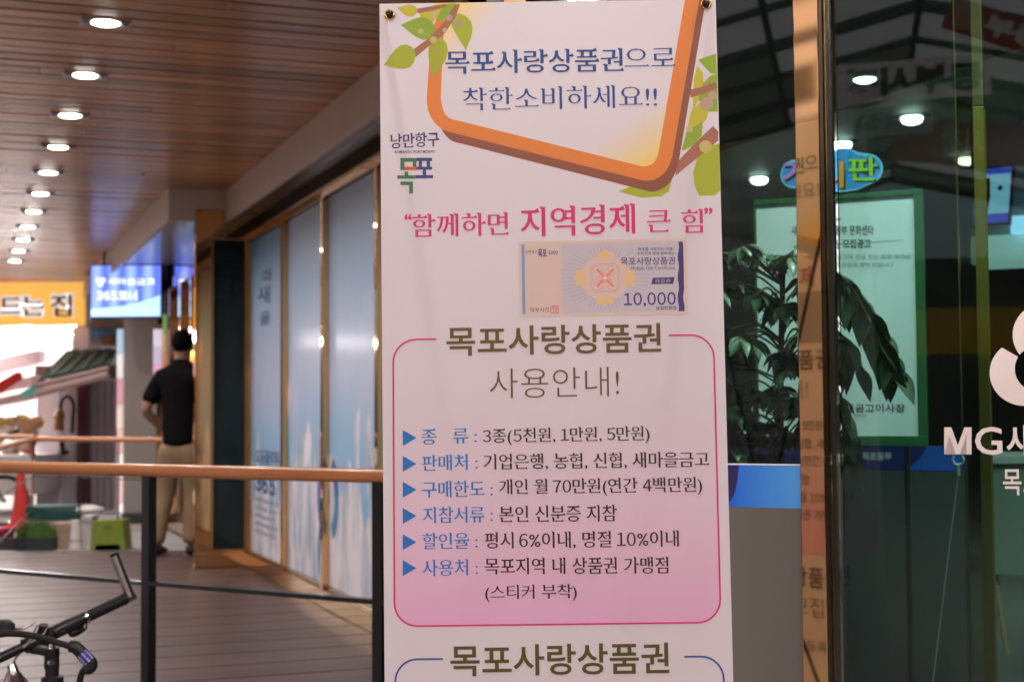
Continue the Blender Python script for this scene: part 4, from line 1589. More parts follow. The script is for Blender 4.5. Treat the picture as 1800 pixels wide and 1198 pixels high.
# gift certificate picture
def z4(x, y):
    return (900 + x / 5.4545, 410 + y / 5.4545)
def cflat(name, pts, m, par):
    return flatp(name, [z4(*p) for p in pts], m, par)
cert = flatp('certificate_picture', [z4(*p) for p in ((62, 80), (1668, 45), (1688, 775), (72, 805))], pmat('cert_rim', (222, 206, 190)))
cflat('certificate_field', ((90, 105), (475, 98), (487, 768), (100, 775)), pmat('cert_cream', (226, 206, 194)), cert)
cflat('blue_bar', ((90, 107), (118, 106), (130, 773), (100, 774)), pmat('cert_bar', (140, 170, 205)), cert)
cflat('guilloche_field', ((475, 98), (1592, 78), (1612, 745), (487, 768)), pmat('cert_field', (208, 203, 206)), cert)
cc = V((893, 427))
bm = BM()
c = layer()
for k in range(48):
    t = 2 * PI * k / 48
    r0, r1 = 200, 330 + 60 * abs(math.cos(t)) * (1 if abs(math.cos(t)) > .7 else 0)
    p0 = (cc.x + r0 * math.cos(t), cc.y + r0 * math.sin(t))
    p1 = (cc.x + (430 if abs(math.cos(t)) > .6 else 310) * math.cos(t), cc.y + min(310, 330) * math.sin(t))
    band(bm, BF, [b_(*z4(*p0)), b_(*z4(*p1))], .0011, c)
obj('sunray_lines', bm, pmat('cert_ray', (186, 186, 206)), cert)
bm = BM()
c = layer()
pts = []
for k in range(96):
    t = 2 * PI * k / 96
    r = 235 + 45 * math.cos(4 * t) + 12 * math.cos(24 * t)
    pts.append(b_(*z4(cc.x + r * math.cos(t) * 1.08, cc.y + r * math.sin(t) * .95)))
prism(bm, BF, pts, c)
obj('yellow_rosette', bm, pmat('cert_yellow', (236, 206, 152)), cert)
bm = BM()
c = layer()
pts = []
for k in range(96):
    t = 2 * PI * k / 96
    r = 205 + 25 * math.cos(4 * t + PI)
    pts.append(b_(*z4(cc.x + r * math.cos(t), cc.y + r * math.sin(t))))
prism(bm, BF, pts, c)
obj('cream_rosette', bm, pmat('cert_rose', (226, 206, 196)), cert)
bm = BM()
c = layer()
for rr, k4 in ((152, 22), (140, 20), (112, 40)):
    pts = []
    for k in range(97):
        t = 2 * PI * k / 96
        r = rr + k4 * math.cos(4 * t + PI)
        pts.append(b_(*z4(cc.x + r * math.cos(t), cc.y + r * math.sin(t))))
    band(bm, BF, pts, .0006, c)
obj('gold_scroll_lines', bm, pmat('cert_gold', (206, 172, 132)), cert)
bm = BM()
c = layer()
for sgn in (1, -1):
    for off in (-26, 26):
        pts = []
        for k in range(33):
            t = 2 * PI * k / 32
            l, w = 118 * math.cos(t), 30 * math.sin(t)
            pts.append(b_(*z4(cc.x + (l - w * sgn) * .72, cc.y + (l * sgn + w) * .72)))
    prism(bm, BF, pts[:-1], c)
    c += .0000015
obj('red_cross_petals', bm, pmat('cert_red', (238, 184, 168)), cert)
bm = BM()
c = layer()
for sgn in (1, -1):
    band(bm, BF, [b_(*z4(cc.x - 80, cc.y - 84 * sgn)), b_(*z4(cc.x + 80, cc.y + 84 * sgn))], .0022, c)
    c += .0000015
obj('red_cross', bm, pmat('cert_red_line', (232, 130, 104)), cert)
bm = BM()
a, b = b_(*z4(cc.x, cc.y))
disc(bm, BF, a, b, .0034, layer() + .000002, 16)
obj('white_centre', bm, pmat('cert_white', (240, 226, 214)), cert)
purple = pmat('cert_purple', (74, 66, 124))
bm = BM()
c = layer()
prism(bm, BF, [b_(*z4(*p)) for p in [(1594 + 6 * math.sin(k * .9), 80 + 666 * k / 24) for k in range(25)] + [(1650 - 0 + 6 * math.sin(k * .9) - 16 * (1 - k / 24), 78 + 668 * k / 24) for k in range(24, -1, -1)]], c)
prism(bm, BF, [b_(*z4(*p)) for p in ((1350, 426), (1560, 420), (1545, 484), (1335, 488))], c)
obj('purple_strip', bm, purple, cert)
def ctext(name, items, m):
    bm = BM()
    c = layer()
    for body, x0, y0, x1, y1, h, wt, ser in items:
        (ax, ay), (bx_, by_) = b_(*z4(x0, y0)), b_(*z4(x1, y1))
        put(bm, BF, body, ax, bx_, ay, by_, h / 5.4545 * .001, c, wt, ser)
    return obj(name, bm, m, cert)
ctext('certificate_lettering', [('목포를 사랑하는 마음!', 1208, 152, 1548, 148, 34, 0.012, 0), ('우리지역 경제 살려내는', 1200, 194, 1558, 190, 34, 0.012, 0), ('목포사랑상품권', 1042, 268, 1562, 262, 76, 0.012, 0),
      ('Mokpo Gift Certificate', 1140, 340, 1562, 334, 46, 0.0, 0), ('금일만원정', 1378, 715, 1575, 712, 36, 0.02, 0), ('목포시장', 172, 735, 358, 732, 46, 0.0, .8), ('목포', 250, 192, 333, 190, 82, 0.03, 0), ('낭만항구', 128, 180, 242, 178, 34, 0.0, 1.0)], purple)
ctext('large_sum', [('10,000', 1072, 640, 1570, 632, 140, 0.012, 0)], pmat('cert_indigo', (72, 60, 128)))
ctext('script_badge', [('1000', 350, 184, 440, 182, 34, 0.03, 0), ('商品券', 1372, 456, 1522, 453, 42, 0.0, 0)], pmat('cert_badge', (190, 180, 206)))
ctext('badge_caption', [('1000', 348, 186, 438, 184, 34, 0.02, 0)], purple)
bm = BM()
c = layer()
for p0, p1 in (((372, 697), (444, 696)), ((444, 696), (444, 764)), ((444, 764), (372, 766)), ((372, 766), (372, 697))):
    band(bm, BF, [b_(*z4(*p0)), b_(*z4(*p1))], .0009, c)
    c += .0000015
obj('seal_border', bm, pmat('seal_red', (206, 96, 84)), cert)
ctext('seal_characters', [('목포', 384, 716, 434, 715, 24, 0.01, 0), ('시장', 384, 746, 434, 745, 24, 0.01, 0)], pmat('seal_red', (206, 96, 84)))
# pink rounded box
def rbox(x0, y0, x1, y1, x2, y2, x3, y3, r, n=8):
    """rounded quadrilateral through top-left, top-right, bottom-right, bottom-left (pixels)."""
    P = [V(b_(x0, y0)), V(b_(x1, y1)), V(b_(x2, y2)), V(b_(x3, y3))]
    R = r * .001
    out = []
    for i in range(4):
        p, a, b = P[i], P[i - 1], P[(i + 1) % 4]
        s, e = p + (a - p).normalized() * R, p + (b - p).normalized() * R
        for k in range(n + 1):
            t = k / n
            ax = PI / 2 * t
            # circular fillet
            ctr = s + (e - p)
            out.append(tuple(ctr + (s - ctr) * math.cos(ax) + (e - ctr) * math.sin(ax)))
    return out
pts = rbox(691, 597, 1254, 588, 1267, 1093, 693.5, 1100, 40)
def outline(name, pts, gap0, gap1, m):
    ga, gb = b_(gap0, 600)[0], b_(gap1, 600)[0]
    P = [V(p) for p in pts]
    # start after the gap on the top edge (corner order: TL fillet first)
    tl_end, tr_start = P[8], P[9]
    s = (tr_start - tl_end)
    e0 = tl_end + s * ((ga - tl_end.x) / s.x)
    e1 = tl_end + s * ((gb - tl_end.x) / s.x)
    seq = [e1] + P[9:] + P[:9] + [e0]
    bm = BM()
    band(bm, BF, [tuple(p) for p in seq], .0030, layer())
    return obj(name, bm, m, banner)
outline('pink_outline', pts, 767, 1176, pink)
btext('olive_heading', [('목포사랑상품권', 784.7, 600, 1162, 593, 51.5, 0.015, 0)], olive, gh)
btext('olive_subheading', [('사용안내!', 860.8, 674, 1088, 670, 52, -0.012, 0)], olive, gh)
rows = [('종   류 :', 741, 768, 838, 765, 27, '3종(5천원, 1만원, 5만원)', 848.8, 768, 1141.6, 763, 30, 769),
        ('판매처 :', 741.8, 814, 839.5, 811, 28, '기업은행, 농협, 신협, 새마을금고', 850, 812, 1246, 807, 29, 814.5),
        ('구매한도 :', 741.8, 860, 866, 858, 29, '개인 월 70만원(연간 4백만원)', 877.6, 857.5, 1234, 853, 31, 860),
        ('지참서류 :', 743.5, 905, 866, 903, 28.5, '본인 신분증 지참', 877.6, 903, 1084, 901, 29, 906),
        ('할인율 :', 742.8, 950.5, 839.5, 949, 28.5, '평시 6%이내, 명절 10%이내', 852, 950, 1193, 946.5, 30, 952),
        ('사용처 :', 742.8, 998, 840, 996, 28.5, '목포지역 내 상품권 가맹점', 852, 994.5, 1174.5, 992.5, 29, 997.6)]
btext('blue_row_labels', [(r[0], r[1], r[2], r[3], r[4], r[5], 0.004, .8) for r in rows], blue)
btext('dark_row_text', [(r[6], r[7], r[8], r[9], r[10], r[11], 0.006, .8) for r in rows] + [('(스티커 부착)', 853, 1042.5, 1013.8, 1040, 29, 0.002, .8)], dark, gh)
for r in rows:
    y = r[12]
    flatp('row_marker', ((708, y - 14), (732, y), (708, y + 14)), blue)
pts = rbox(694.5, 1158, 1271, 1152.5, 1282, 1560, 698, 1566, 38)
outline('blue_outline', pts, 772.7, 1189.8, pmat('outline_blue', (44, 84, 156)))
btext('lower_olive_heading', [('목포사랑상품권', 791.6, 1160.5, 1176, 1155.5, 53, 0.015, 0)], pmat('olive_two', (92, 86, 36)), gh)
btext('lower_subheading', [('가맹점 모집!', 830, 1238, 1140, 1234, 50, -0.01, 0)], pmat('olive_two', (92, 86, 36)), gh)
btext('lower_row_text', [('사업자등록증', 960, 1340, 1160, 1336, 29, 0.002, .8)], dark, gh)
# eyelets, ties
for px, py in ((685, 26.5), (1241, 8)):
    a, b = b_(px, py)
    bm = BM()
    lathe(bm, BF.p(a, b, .001), BF.z, [(.0055, .0), (.0062, .0022), (.008, .003), (.0098, .0022), (.0105, .0)], 24)
    obj('brass_eyelet', bm, mat('eyelet_brass', (0.85, 0.52, 0.2), 0.12, 1.0, var=0.02), banner, smooth=True)
    bm = BM()
    disc(bm, BF, a, b, .0062, .0021, 16)
    obj('eyelet_hole', bm, mat('hole_shadow', (0.01, 0.01, 0.01), 0.8), banner)
st = thing('banner_stand', 'black folding stand with a diagonal rod behind the white banner', 'banner stand', BF.p(0, -1.8, -.2))
bm = BM()
ctr = BF.p(0, -1.02, -.075)
for sx in (-1, 1):
    a, b = b_(*((685, 26.5) if sx < 0 else (1241, 8)))
    tip = BF.p(a, b, .004)
    tube(bm, spline([ctr, BF.p(sx * .15, -.5, -.05), BF.p(a + sx * .004, b + .010, -.008)], 8), .0045, 8)
obj('upper_rod', bm, black_plastic, st, smooth=True)
bm = BM()
for sx, (px, py) in ((-1, (685, 26.5)), (1, (1241, 8))):
    a, b = b_(px, py)
    tube(bm, spline([BF.p(a + sx * .004, b + .012, -.010), BF.p(a - sx * .000, b + .006, .003), BF.p(a, b - .001, .0052), BF.p(a + sx * .001, b - .003, .0022)], 5), .0030, 8)
obj('hook_tip', bm, rubber, st, smooth=True)
bm = BM()
for sx in (-1, 1):
    tube(bm, [ctr, BF.p(sx * .28, -1.79, -.01)], .0045, 8)
    foot = BF.p(sx * .22, -1.86, -.42)
    foot.z = -.05
    tube(bm, [ctr, foot], .006, 8)
obj('lower_rod', bm, black_plastic, st)
bm = BM()
lathe(bm, ctr - BF.z * .02, BF.z, [(.0, .0), (.022, .0), (.024, .02), (.022, .04), (.0, .04)], 16)
obj('hub', bm, black_plastic, st, smooth=True)

# ---------------------------------------------------------------- the market arcade behind the camera
def panel_mat(name, col):
    m = bpy.data.materials.new(name)
    m.use_nodes = True
    t = m.node_tree
    p = t.nodes['Principled BSDF']
    p.inputs['Base Color'].default_value = list(col) + [1]
    p.inputs['Roughness'].default_value = 0.4
    return thin(m, 0.75)
AD = V((-.62, -.785, 0)).normalized()                 # along the arcade, away from the bank
AX = V((-AD.y, AD.x, 0))
AO = V((.3, 1.2, 0))
AF = Frame(AO, AX, AD, UP)
ar = thing('arcade_roof', 'steel framed arcade roof of pale translucent sheets over the market lane', 'roof', AO)
HWD, EV, RG, L0, L1 = 7.0, 4.3, 6.0, -7.5, 27.0
clear_p = panel_mat('pale_roof_sheet', (0.86, 0.80, 0.80))
dull_p = panel_mat('dull_roof_sheet', (0.16, 0.15, 0.11))
rnd = random.Random(5)
steelp = mat('painted_roof_steel', (0.08, 0.08, 0.08), 0.5)
bmC, bmD, bmS = BM(), BM(), BM()
NL, NW = 20, 4
for side in (-1, 1):
    for i in range(NL):
        for j in range(NW):
            y0, y1 = L0 + (L1 - L0) * i / NL, L0 + (L1 - L0) * (i + 1) / NL
            a0, a1 = HWD * j / NW, HWD * (j + 1) / NW
            zz = lambda a: RG + (EV - RG) * a / HWD
            v = [AF.p(side * a, y, zz(a)) for a, y in ((a0, y0), (a1, y0), (a1, y1), (a0, y1))]
            bb = bmD if (i >= 9 and rnd.random() < .45) else bmC
            bb.faces.new([bb.verts.new(q) for q in v])
    for i in range(NL + 1):
        y = L0 + (L1 - L0) * i / NL
        tube(bmS, [AF.p(0, y, RG - .06), AF.p(side * HWD, y, EV - .06)], .05 if i % 2 else .09, 6)
    for j in range(NW + 1):
        a = HWD * j / NW
        tube(bmS, [AF.p(side * a, L0, RG + (EV - RG) * a / HWD - .05), AF.p(side * a, L1, RG + (EV - RG) * a / HWD - .05)], .045, 6)
obj('pale_sheets', bmC, clear_p, ar)
obj('dull_sheets', bmD, dull_p, ar)
obj('steel_frame', bmS, steelp, ar)
sh = thing('opposite_shops', 'row of dark shop fronts on the far side of the market lane', 'shop row', AF.p(0, 14, 0))
bm = BM()
box(bm, AF, 6.6, 7.2, L0 + 5.5, L1, -.34, EV - .1)
obj('shop_wall', bm, mat('shop_wall_render', (0.14, 0.12, 0.11), 0.7, var=0.3, scale=1.0), sh)
bm = BM()
box(bm, AF, -7.2, -6.6, 3.0, L1, -.34, EV - .1)
obj('shop_wall', bm, mat('shop_wall_dark', (0.10, 0.09, 0.09), 0.7, var=0.3, scale=1.0), sh)
bm = BM()
box(bm, AF, -6.6, 6.6, L1 - .3, L1, -.34, EV - .1)
obj('end_wall', bm, mat('lane_end_render', (0.20, 0.18, 0.17), 0.7, var=0.3, scale=.8), sh)
# cloth banners across the lane (their mirror image shows in the glass)
def mirror_pt(px, py, dist):
    """where the line of sight through a pixel goes after the front glass, DIST metres on"""
    p = hit(px, py, FA.p(0, 0, CDR), FA.z)
    d = ray(px, py).normalized()
    d = d - FA.z * 2 * d.dot(FA.z)
    return p + d * dist
def lane_banner(name, pxa, pxb, pyt, pyb, dist, base, items, label, tilt=0.0):
    a, b = mirror_pt(pxa, (pyt + pyb) / 2, dist), mirror_pt(pxb, (pyt + pyb) / 2, dist)
    zt_, zb_ = mirror_pt((pxa + pxb) / 2, pyt, dist).z, mirror_pt((pxa + pxb) / 2, pyb, dist).z
    d = b - a
    d.z = 0
    Lb = d.length
    X = -d.normalized()
    F = Frame(V((b.x, b.y, zb_)), X, UP)
    if F.z.dot(FA.p(0, 0, 0) - b) < 0:
        F = Frame(V((a.x, a.y, zb_)), -X, UP)
    if tilt:
        F.x = (F.x + UP * tilt).normalized()
        F.y = F.z.cross(F.x)
    t = thing(name, label, 'banner', F.p(Lb / 2, 0, 0), 'cloth banners over the market lane')
    H_ = zt_ - zb_
    bm = BM()
    box(bm, F, 0, Lb, 0, H_, -.01, 0)
    obj('cloth', bm, mat('cloth_' + name + str(len(MATS)), base, 0.6, var=0.05), t)
    for body, x0, x1, yc, h, col, wt in items:
        bm = BM()
        put(bm, F, body, x0 * Lb, x1 * Lb, yc * H_, yc * H_, h * H_, .004, wt)
        obj('lettering', bm, mat('cloth_ink_%d%d%d' % col, srgb(*col), 0.6), t)
    return t
lane_banner('lane_banner', 1440, 1742, 105, 178, 11, (0.75, 0.70, 0.70), [('동부시장', .04, .86, .5, .72, (40, 26, 20), 0.06)], 'white cloth banner with large dark letters hung across the lane')
lane_banner('lane_banner', 1640, 1830, 52, 112, 9, (0.34, 0.03, 0.02), [('동부', .05, .62, .5, .62, (230, 225, 225), 0.05)], 'red cloth banner with white letters hung steeply over the lane', .42)
lane_banner('lane_banner', 1560, 1800, 225, 300, 13, (0.36, 0.03, 0.03), [('시장', .3, .62, .5, .7, (200, 200, 205), 0.02)], 'dark red cloth banner low over the lane', .1)
lane_banner('lane_banner', 1600, 1800, 540, 622, 12, (0.50, 0.30, 0.02), [], 'mustard yellow shop board at eye level along the lane')
lane_banner('lane_banner', 1450, 1640, 188, 240, 12.5, (0.42, 0.40, 0.42), [('시장', .2, .7, .5, .6, (60, 50, 50), 0.02)], 'faded grey cloth banner below the white one')
# lamps under the arcade roof
al0 = None
lampw = emit_mat('arcade_lamp_glow', (1.0, 0.93, 0.90), 14.0)
for k, (a, y) in enumerate(((-3.4, 2.6), (2.6, 3.4), (-2.8, 6.0), (2.8, 8.0), (-3.0, 11.5), (3.0, 15.0))):
    p = AF.p(a, y, 4.2)
    lab = 'white dome lamp under the arcade roof, number %s along the lane' % ('one two three four five six'.split()[k])
    if al0 is None:
        al0 = thing('arcade_lamp', lab, 'lamp', p, 'lamps under the arcade roof')
        bm = BM()
        lathe(bm, p, UP, [(.05, .22), (.07, .2), (.20, .02), (.20, .0), (.18, .005), (.05, .18)], 20)
        tube(bm, [p + UP * .21, p + UP * .9], .012, 6)
        obj('shade', bm, mat('lamp_shade_white', (0.6, 0.6, 0.6), 0.4), al0, smooth=True)
        bm = BM()
        lathe(bm, p, UP, [(.0, -.03), (.08, .0), (.10, .05), (.04, .12), (.0, .13)], 16)
        obj('bulb', bm, lampw, al0, smooth=True)
        ld = bpy.data.lights.new('arcade_bulb', 'POINT')
        ld.energy = 120
        ld.shadow_soft_size = .12
        ld.color = (1.0, 0.80, 0.77)
        lo = bpy.data.objects.new('arcade_bulb', ld)
        COL.objects.link(lo)
        lo.parent = al0
        lo.location = (0, 0, -.06)
    else:
        copy_tree(al0, p, lab)

# ---------------------------------------------------------------- market street beyond the deck
def DF(d, z=-.03):
    return Frame((0, d, 0), (1, 0, 0), UP, (0, -1, 0))
def pbox(bm, F, pxl, pyt, pxr, pyb, depth, bev=.004, front=0.0):
    """a box whose near face spans these corners"""
    a, b = F.ab(pxl, pyb), F.ab(pxr, pyt)
    box(bm, F, a[0], b[0], a[1], b[1], front - depth, front, bev)
M_white = mat('white_enamel_panel', (0.66, 0.62, 0.68), 0.4, var=0.05)
# shop with its big yellow sign, open bright interior
Fs = DF(19.0)
shp = thing('noodle_shop', 'brightly lit open-fronted market shop under a yellow sign', 'shop', Fs.p(-7, 0, 0))
bm = BM()
pbox(bm, Fs, -260, 330, 150, 560, 3.0, 0)
obj('upper_wall', bm, mat('shop_upper_render', (0.72, 0.68, 0.68), 0.7, var=0.04), shp)
bm = BM()
a, b = Fs.ab(-260, 940), Fs.ab(150, 560)
box(bm, Fs, a[0], b[0], -.03, b[1], -3.2, -3.0)
box(bm, Fs, b[0] - .12, b[0], -.03, b[1], -3.0, 0)
obj('inner_wall', bm, mat('shop_inner_paint', (0.8, 0.78, 0.78), 0.7, var=0.03), shp)
bm = BM()
pbox(bm, Fs, 128, 576, 158, 690, .2, .01, .05)
obj('white_pier', bm, M_white, shp)
shop_l = emit_mat('fluorescent_tube', (1.0, 0.97, 0.97), 12.0)
for k in range(5):
    bm = BM()
    x = a[0] + .3 + (b[0] - a[0] - .6) * k / 4
    tube(bm, [Fs.p(x, b[1] - .08, -.3), Fs.p(x, b[1] - .08, -2.4)], .03, 8)
    obj('fluorescent_tube', bm, shop_l, shp)
ld = bpy.data.lights.new('shop_fill_light', 'AREA')  # fill light added ahead of the tubes to brighten the goods
ld.shape = 'RECTANGLE'
ld.size, ld.size_y = 3.0, 0.25
ld.energy = 60
ld.color = (1.0, 0.93, 0.92)
lo = bpy.data.objects.new('shop_fill_light', ld)
COL.objects.link(lo)
lo.parent = shp
lo.location = Fs.p((a[0] + b[0]) / 2 - .3, 2.05, 1.0) - wloc(shp)
lo.rotation_euler = (math.radians(-12), 0, 0)
ys = thing('yellow_shop_sign', 'yellow shop sign with white-edged black brush letters', 'sign', Fs.p(Fs.ab(0, 560)[0], Fs.ab(0, 574)[1], .1))
Fy = DF(18.7)
bm = BM()
pbox(bm, Fy, -170, 495, 147, 573, .12, .01)
obj('sign_board', bm, mat('sign_yellow', srgb(252, 200, 96), 0.5, var=0.03, emit=srgb(252, 196, 90), est=0.20), ys)  # faint glow put into the yellow to lighten the board
bm = BM()
pbox(bm, Fy, -170, 573.5, 147, 577, .12, .004)
pbox(bm, Fy, -170, 491, 147, 494.5, .12, .004)
obj('red_border', bm, mat('sign_red', srgb(226, 70, 70), 0.5), ys)
bm = BM()
puttext(bm, Fy, '드는', -2, 78, 538, 40, .003, 0.16)
puttext(bm, Fy, '집', 86, 130, 537, 46, .003, 0.16)
obj('white_outline', bm, mat('sign_white', (0.85, 0.8, 0.8), 0.5, emit=(1, .95, .95), est=.15), ys)  # same faint glow put into the white edging
bm = BM()
puttext(bm, Fy, '드는', 0, 76, 538, 33, .006, 0.012, 1.0)
puttext(bm, Fy, '집', 90, 126, 537, 38, .006, 0.012, 1.0)
obj('black_lettering', bm, mat('sign_black', (0.02, 0.02, 0.025), 0.5), ys)
# white fringe above the sign, red and white awning below
aw = thing('striped_awning', 'red and white market awning sloping over the goods', 'awning', Fs.p(-6.4, 1.6, 1))
Fa = DF(17.2)
bm = BM()
for k, (y0, y1) in enumerate(((628, 655), (672, 690), (700, 712))):
    pts = [(-60, y0 + 16), (66, y0 - 12), (66, y0 - 4 + (y1 - y0) * .4), (-60, y1 + 14)]
    prism(bm, Frame(Fa.o + V((0, -k * .15, 0)), Fa.x, Fa.y, Fa.z), [Fa.ab(*p) for p in pts], -.3, 0)
obj('white_canvas', bm, thin(mat('awning_white', (0.85, 0.76, 0.76), 0.7), .6), aw)
bm = BM()
prism(bm, Frame(Fa.o + V((0, -.62, 0)), Fa.x, Fa.y, Fa.z), [Fa.ab(*p) for p in [(-60, 726), (60, 656), (60, 668), (-60, 745)]], -.2, 0)
obj('red_canvas', bm, thin(mat('awning_red', (0.72, 0.09, 0.07), 0.7), .6), aw)
# neighbouring house with the green awning
Fh = DF(17.8)
hs = thing('corner_house', 'old market house with white doors and a dark red post', 'house', Fh.p(Fh.ab(130, 900)[0], 0, 0))
def hpart(name, l, t, r, b, m, depth=.3, fr=0.0, bev=.004):
    bm = BM()
    pbox(bm, Fh, l, t, r, b, depth, bev, fr)
    return obj(name, bm, m, hs)
hpart('upper_wall', 158, 300, 430, 606, mat('house_wall', (0.42, 0.36, 0.34), 0.7, var=0.15, scale=2), 3)
wd_ = hpart('white_door', 62, 668, 104, 935, M_white, .1, -.02)
hpart('white_door', 106, 668, 135, 935, mat('grey_white_door', (0.50, 0.48, 0.54), 0.45), .1, -.02)
hpart('red_post', 137.5, 660, 158, 935, mat('oxblood_paint', (0.085, 0.012, 0.020), 0.4, var=0.15), .25, .08)
for k in range(4):
    hpart('grey_shutter', 159.5 + k * 11.8, 668, 171 + k * 11.8, 935, mat('shutter_grey', (0.42, 0.36, 0.40), 0.5, var=0.08), .1, -.02 + .01 * (k % 2))
hpart('lintel', 62, 640, 430, 666, mat('house_lintel', (0.16, 0.09, 0.08), 0.6), .2, .02)
hpart('side_shutter', 288, 668, 430, 935, mat('side_panel', (0.36, 0.34, 0.34), 0.5), .1, -.02)
hpart('blue_poster', 163, 578, 206, 596, mat('poster_blue', srgb(96, 160, 220), 0.5, var=0.4, scale=9), .03, .06, .002)
hpart('wooden_box', 190, 590, 208, 608, mat('box_wood', (0.36, 0.20, 0.11), 0.6), .25, .30)
ga = thing('green_awning', 'dark green awning with a turquoise end flap over the white doors', 'awning', Fh.p(Fh.ab(120, 640)[0], 2, .8))
p = [at_depth(118, 620, 17.6), at_depth(205, 618, 17.6), at_depth(192, 642, 16.4), at_depth(66, 672, 16.4)]
bm = BM()
n = (p[1] - p[0]).cross(p[3] - p[0]).normalized() * .03
for k in range(9):
    t0, t1 = k / 9, (k + 1) / 9
    s = V((0, 0, .012 * (k % 2)))
    v = [p[0].lerp(p[1], t0), p[0].lerp(p[1], t1), p[3].lerp(p[2], t1), p[3].lerp(p[2], t0)]
    vs = [bm.verts.new(q + s) for q in v] + [bm.verts.new(q + s - n) for q in v]
    for f in ((0, 1, 2, 3), (7, 6, 5, 4), (0, 4, 5, 1), (1, 5, 6, 2), (2, 6, 7, 3), (3, 7, 4, 0)):
        bm.faces.new([vs[i] for i in f])
obj('green_canvas', bm, mat('awning_green', (0.016, 0.065, 0.045), 0.6, var=0.3), ga)
bm = BM()
v = [p[3], at_depth(36, 690, 16.4), at_depth(40, 700, 16.4), at_depth(74, 690, 16.4), p[3] + V((.06, 0, -.02))]
vs = [bm.verts.new(q) for q in v]
bm.faces.new(vs)
bmesh.ops.solidify(bm, geom=bm.faces[:], thickness=.02)
obj('turquoise_flap', bm, mat('awning_turquoise', (0.12, 0.42, 0.36), 0.6), ga)
bm = BM()
tube(bm, [p[3] + V((0, -.02, -.03)), p[2] + V((0, -.02, -.03))], .03, 8)
tube(bm, [p[3], p[0]], .025, 8)
tube(bm, [p[3] + V((0, -.03, -.12)), p[2] + V((0, -.03, -.10))], .045, 8)
obj('awning_bar', bm, mat('pinkish_pipe', (0.42, 0.28, 0.27), 0.5), ga)
hp = thing('coiled_hose', 'black looped hose and hooks hanging on the white doors', 'hose', at_depth(116, 720, 17.5))
bm = BM()
c = [at_depth(108 + 10 + 12 * math.cos(t), 718 - 22 * math.sin(t), 17.55) for t in [PI * 1.1 - k * PI * 1.25 / 14 for k in range(15)]]
tube(bm, c + [at_depth(127, 760, 17.55)], .022, 8)
tube(bm, [at_depth(108, 770, 17.5), at_depth(112, 800, 17.5), at_depth(120, 792, 17.5)], .03, 8)
obj('hose_loop', bm, rubber, hp)
bm = BM()
lathe(bm, at_depth(104, 738, 17.5), UP, [(.0, -.12), (.06, -.12), (.05, 0), (.07, .05), (.04, .12), (.0, .14)], 12)
obj('brown_nozzle', bm, mat('hose_brown', (0.32, 0.15, 0.07), 0.5), hp, smooth=True)
# grey square column carrying the canopy
Fc = DF(15.3)
col_ = thing('grey_column', 'plain grey square column with a black foot behind the deck', 'column', Fc.p(Fc.ab(250, 900)[0], 0, 0))
bm = BM()
a, b = Fc.ab(216, 900)[0], Fc.ab(283, 900)[0]
box(bm, Fc, a, b, .08, HC + .02, -.42, 0, .012)
obj('shaft', bm, mat('column_render', (0.33, 0.285, 0.265), 0.6, var=0.05, scale=3), col_)
bm = BM()
box(bm, Fc, a - .012, b + .012, -.03, .079, -.43, .012, .004)
obj('black_foot', bm, mat('column_foot', (0.03, 0.03, 0.03), 0.5), col_)
# narrow coloured shop strip signs either side of the column
def strip_sign(px0, px1, d, y0, y1, cols, label):
    F = DF(d)
    t = thing('strip_sign', label, 'sign', F.p(F.ab((px0 + px1) / 2, y1)[0], F.ab(px0, y1)[1], 0))
    n = len(cols)
    for k, c in enumerate(cols):
        bm = BM()
        pbox(bm, F, px0, y0 + (y1 - y0) * k / n, px1, y0 + (y1 - y0) * (k + .97) / n, .06, .003)
        obj('colour_field', bm, mat('strip_%d_%d_%d' % c, srgb(*c), 0.5, emit=srgb(*c), est=.22), t)  # colour fields also given a faint glow of their own
    return t
strip_sign(205, 215, 16.6, 578, 930, [(190, 215, 240), (250, 245, 245), (236, 170, 190), (240, 215, 205), (236, 190, 185), (250, 250, 240), (240, 200, 200), (255, 250, 250)], 'narrow upright sign of pale colour fields left of the grey column')
strip_sign(269, 283.5, 14.4, 578, 672, [(225, 215, 235), (200, 190, 215), (232, 170, 205)], 'hanging white and lilac paper sign at the right edge of the grey column')
strip_sign(286, 291, 13.2, 552, 652, [(110, 160, 90), (190, 150, 90), (200, 120, 60)], 'thin green and orange sign strip by the recess glass')
# goods on the paving at the end of the deck
Fg = DF(12.35)
gc = thing('green_step_stool', 'olive green plastic step stool with a cut-out handle, on the paving', 'stool', Fg.p(Fg.ab(190, 968)[0], 0, 0))
bm = BM()
out = [(162, 916), (216, 913), (218, 940), (221, 969), (212, 969), (210, 956), (168, 957), (166, 969), (158, 969), (161, 940)]
prism(bm, Fg, [Fg.ab(*p) for p in out], -.22, 0)
obj('stool_body', bm, mat('olive_plastic', (0.20, 0.27, 0.03), 0.4, var=0.08), gc)
bm = BM()
prism(bm, Fg, [Fg.ab(*p) for p in [(183, 924), (196, 923), (195, 929), (184, 930)]], .001, .004)
obj('handle_slot', bm, mat('slot_brown', (0.20, 0.12, 0.05), 0.6), gc)
bm = BM()
pbox(bm, DF(12.5), 168, 957, 211, 970, .05, .003)
obj('pale_label', bm, mat('label_lilac', (0.58, 0.52, 0.58), 0.6), gc)
gp = thing('grass_planter', 'dark planter box with a dense tuft of green grass', 'planter', Fg.p(Fg.ab(58, 972)[0], 0, 0))
bm = BM()
pbox(bm, Fg, 26, 944, 92, 972, .22, .006)
obj('planter_box', bm, mat('planter_dark', (0.02, 0.03, 0.03), 0.5), gp)
bm = BM()
rnd = random.Random(3)
g0, g1 = Fg.ab(27, 946), Fg.ab(91, 946)
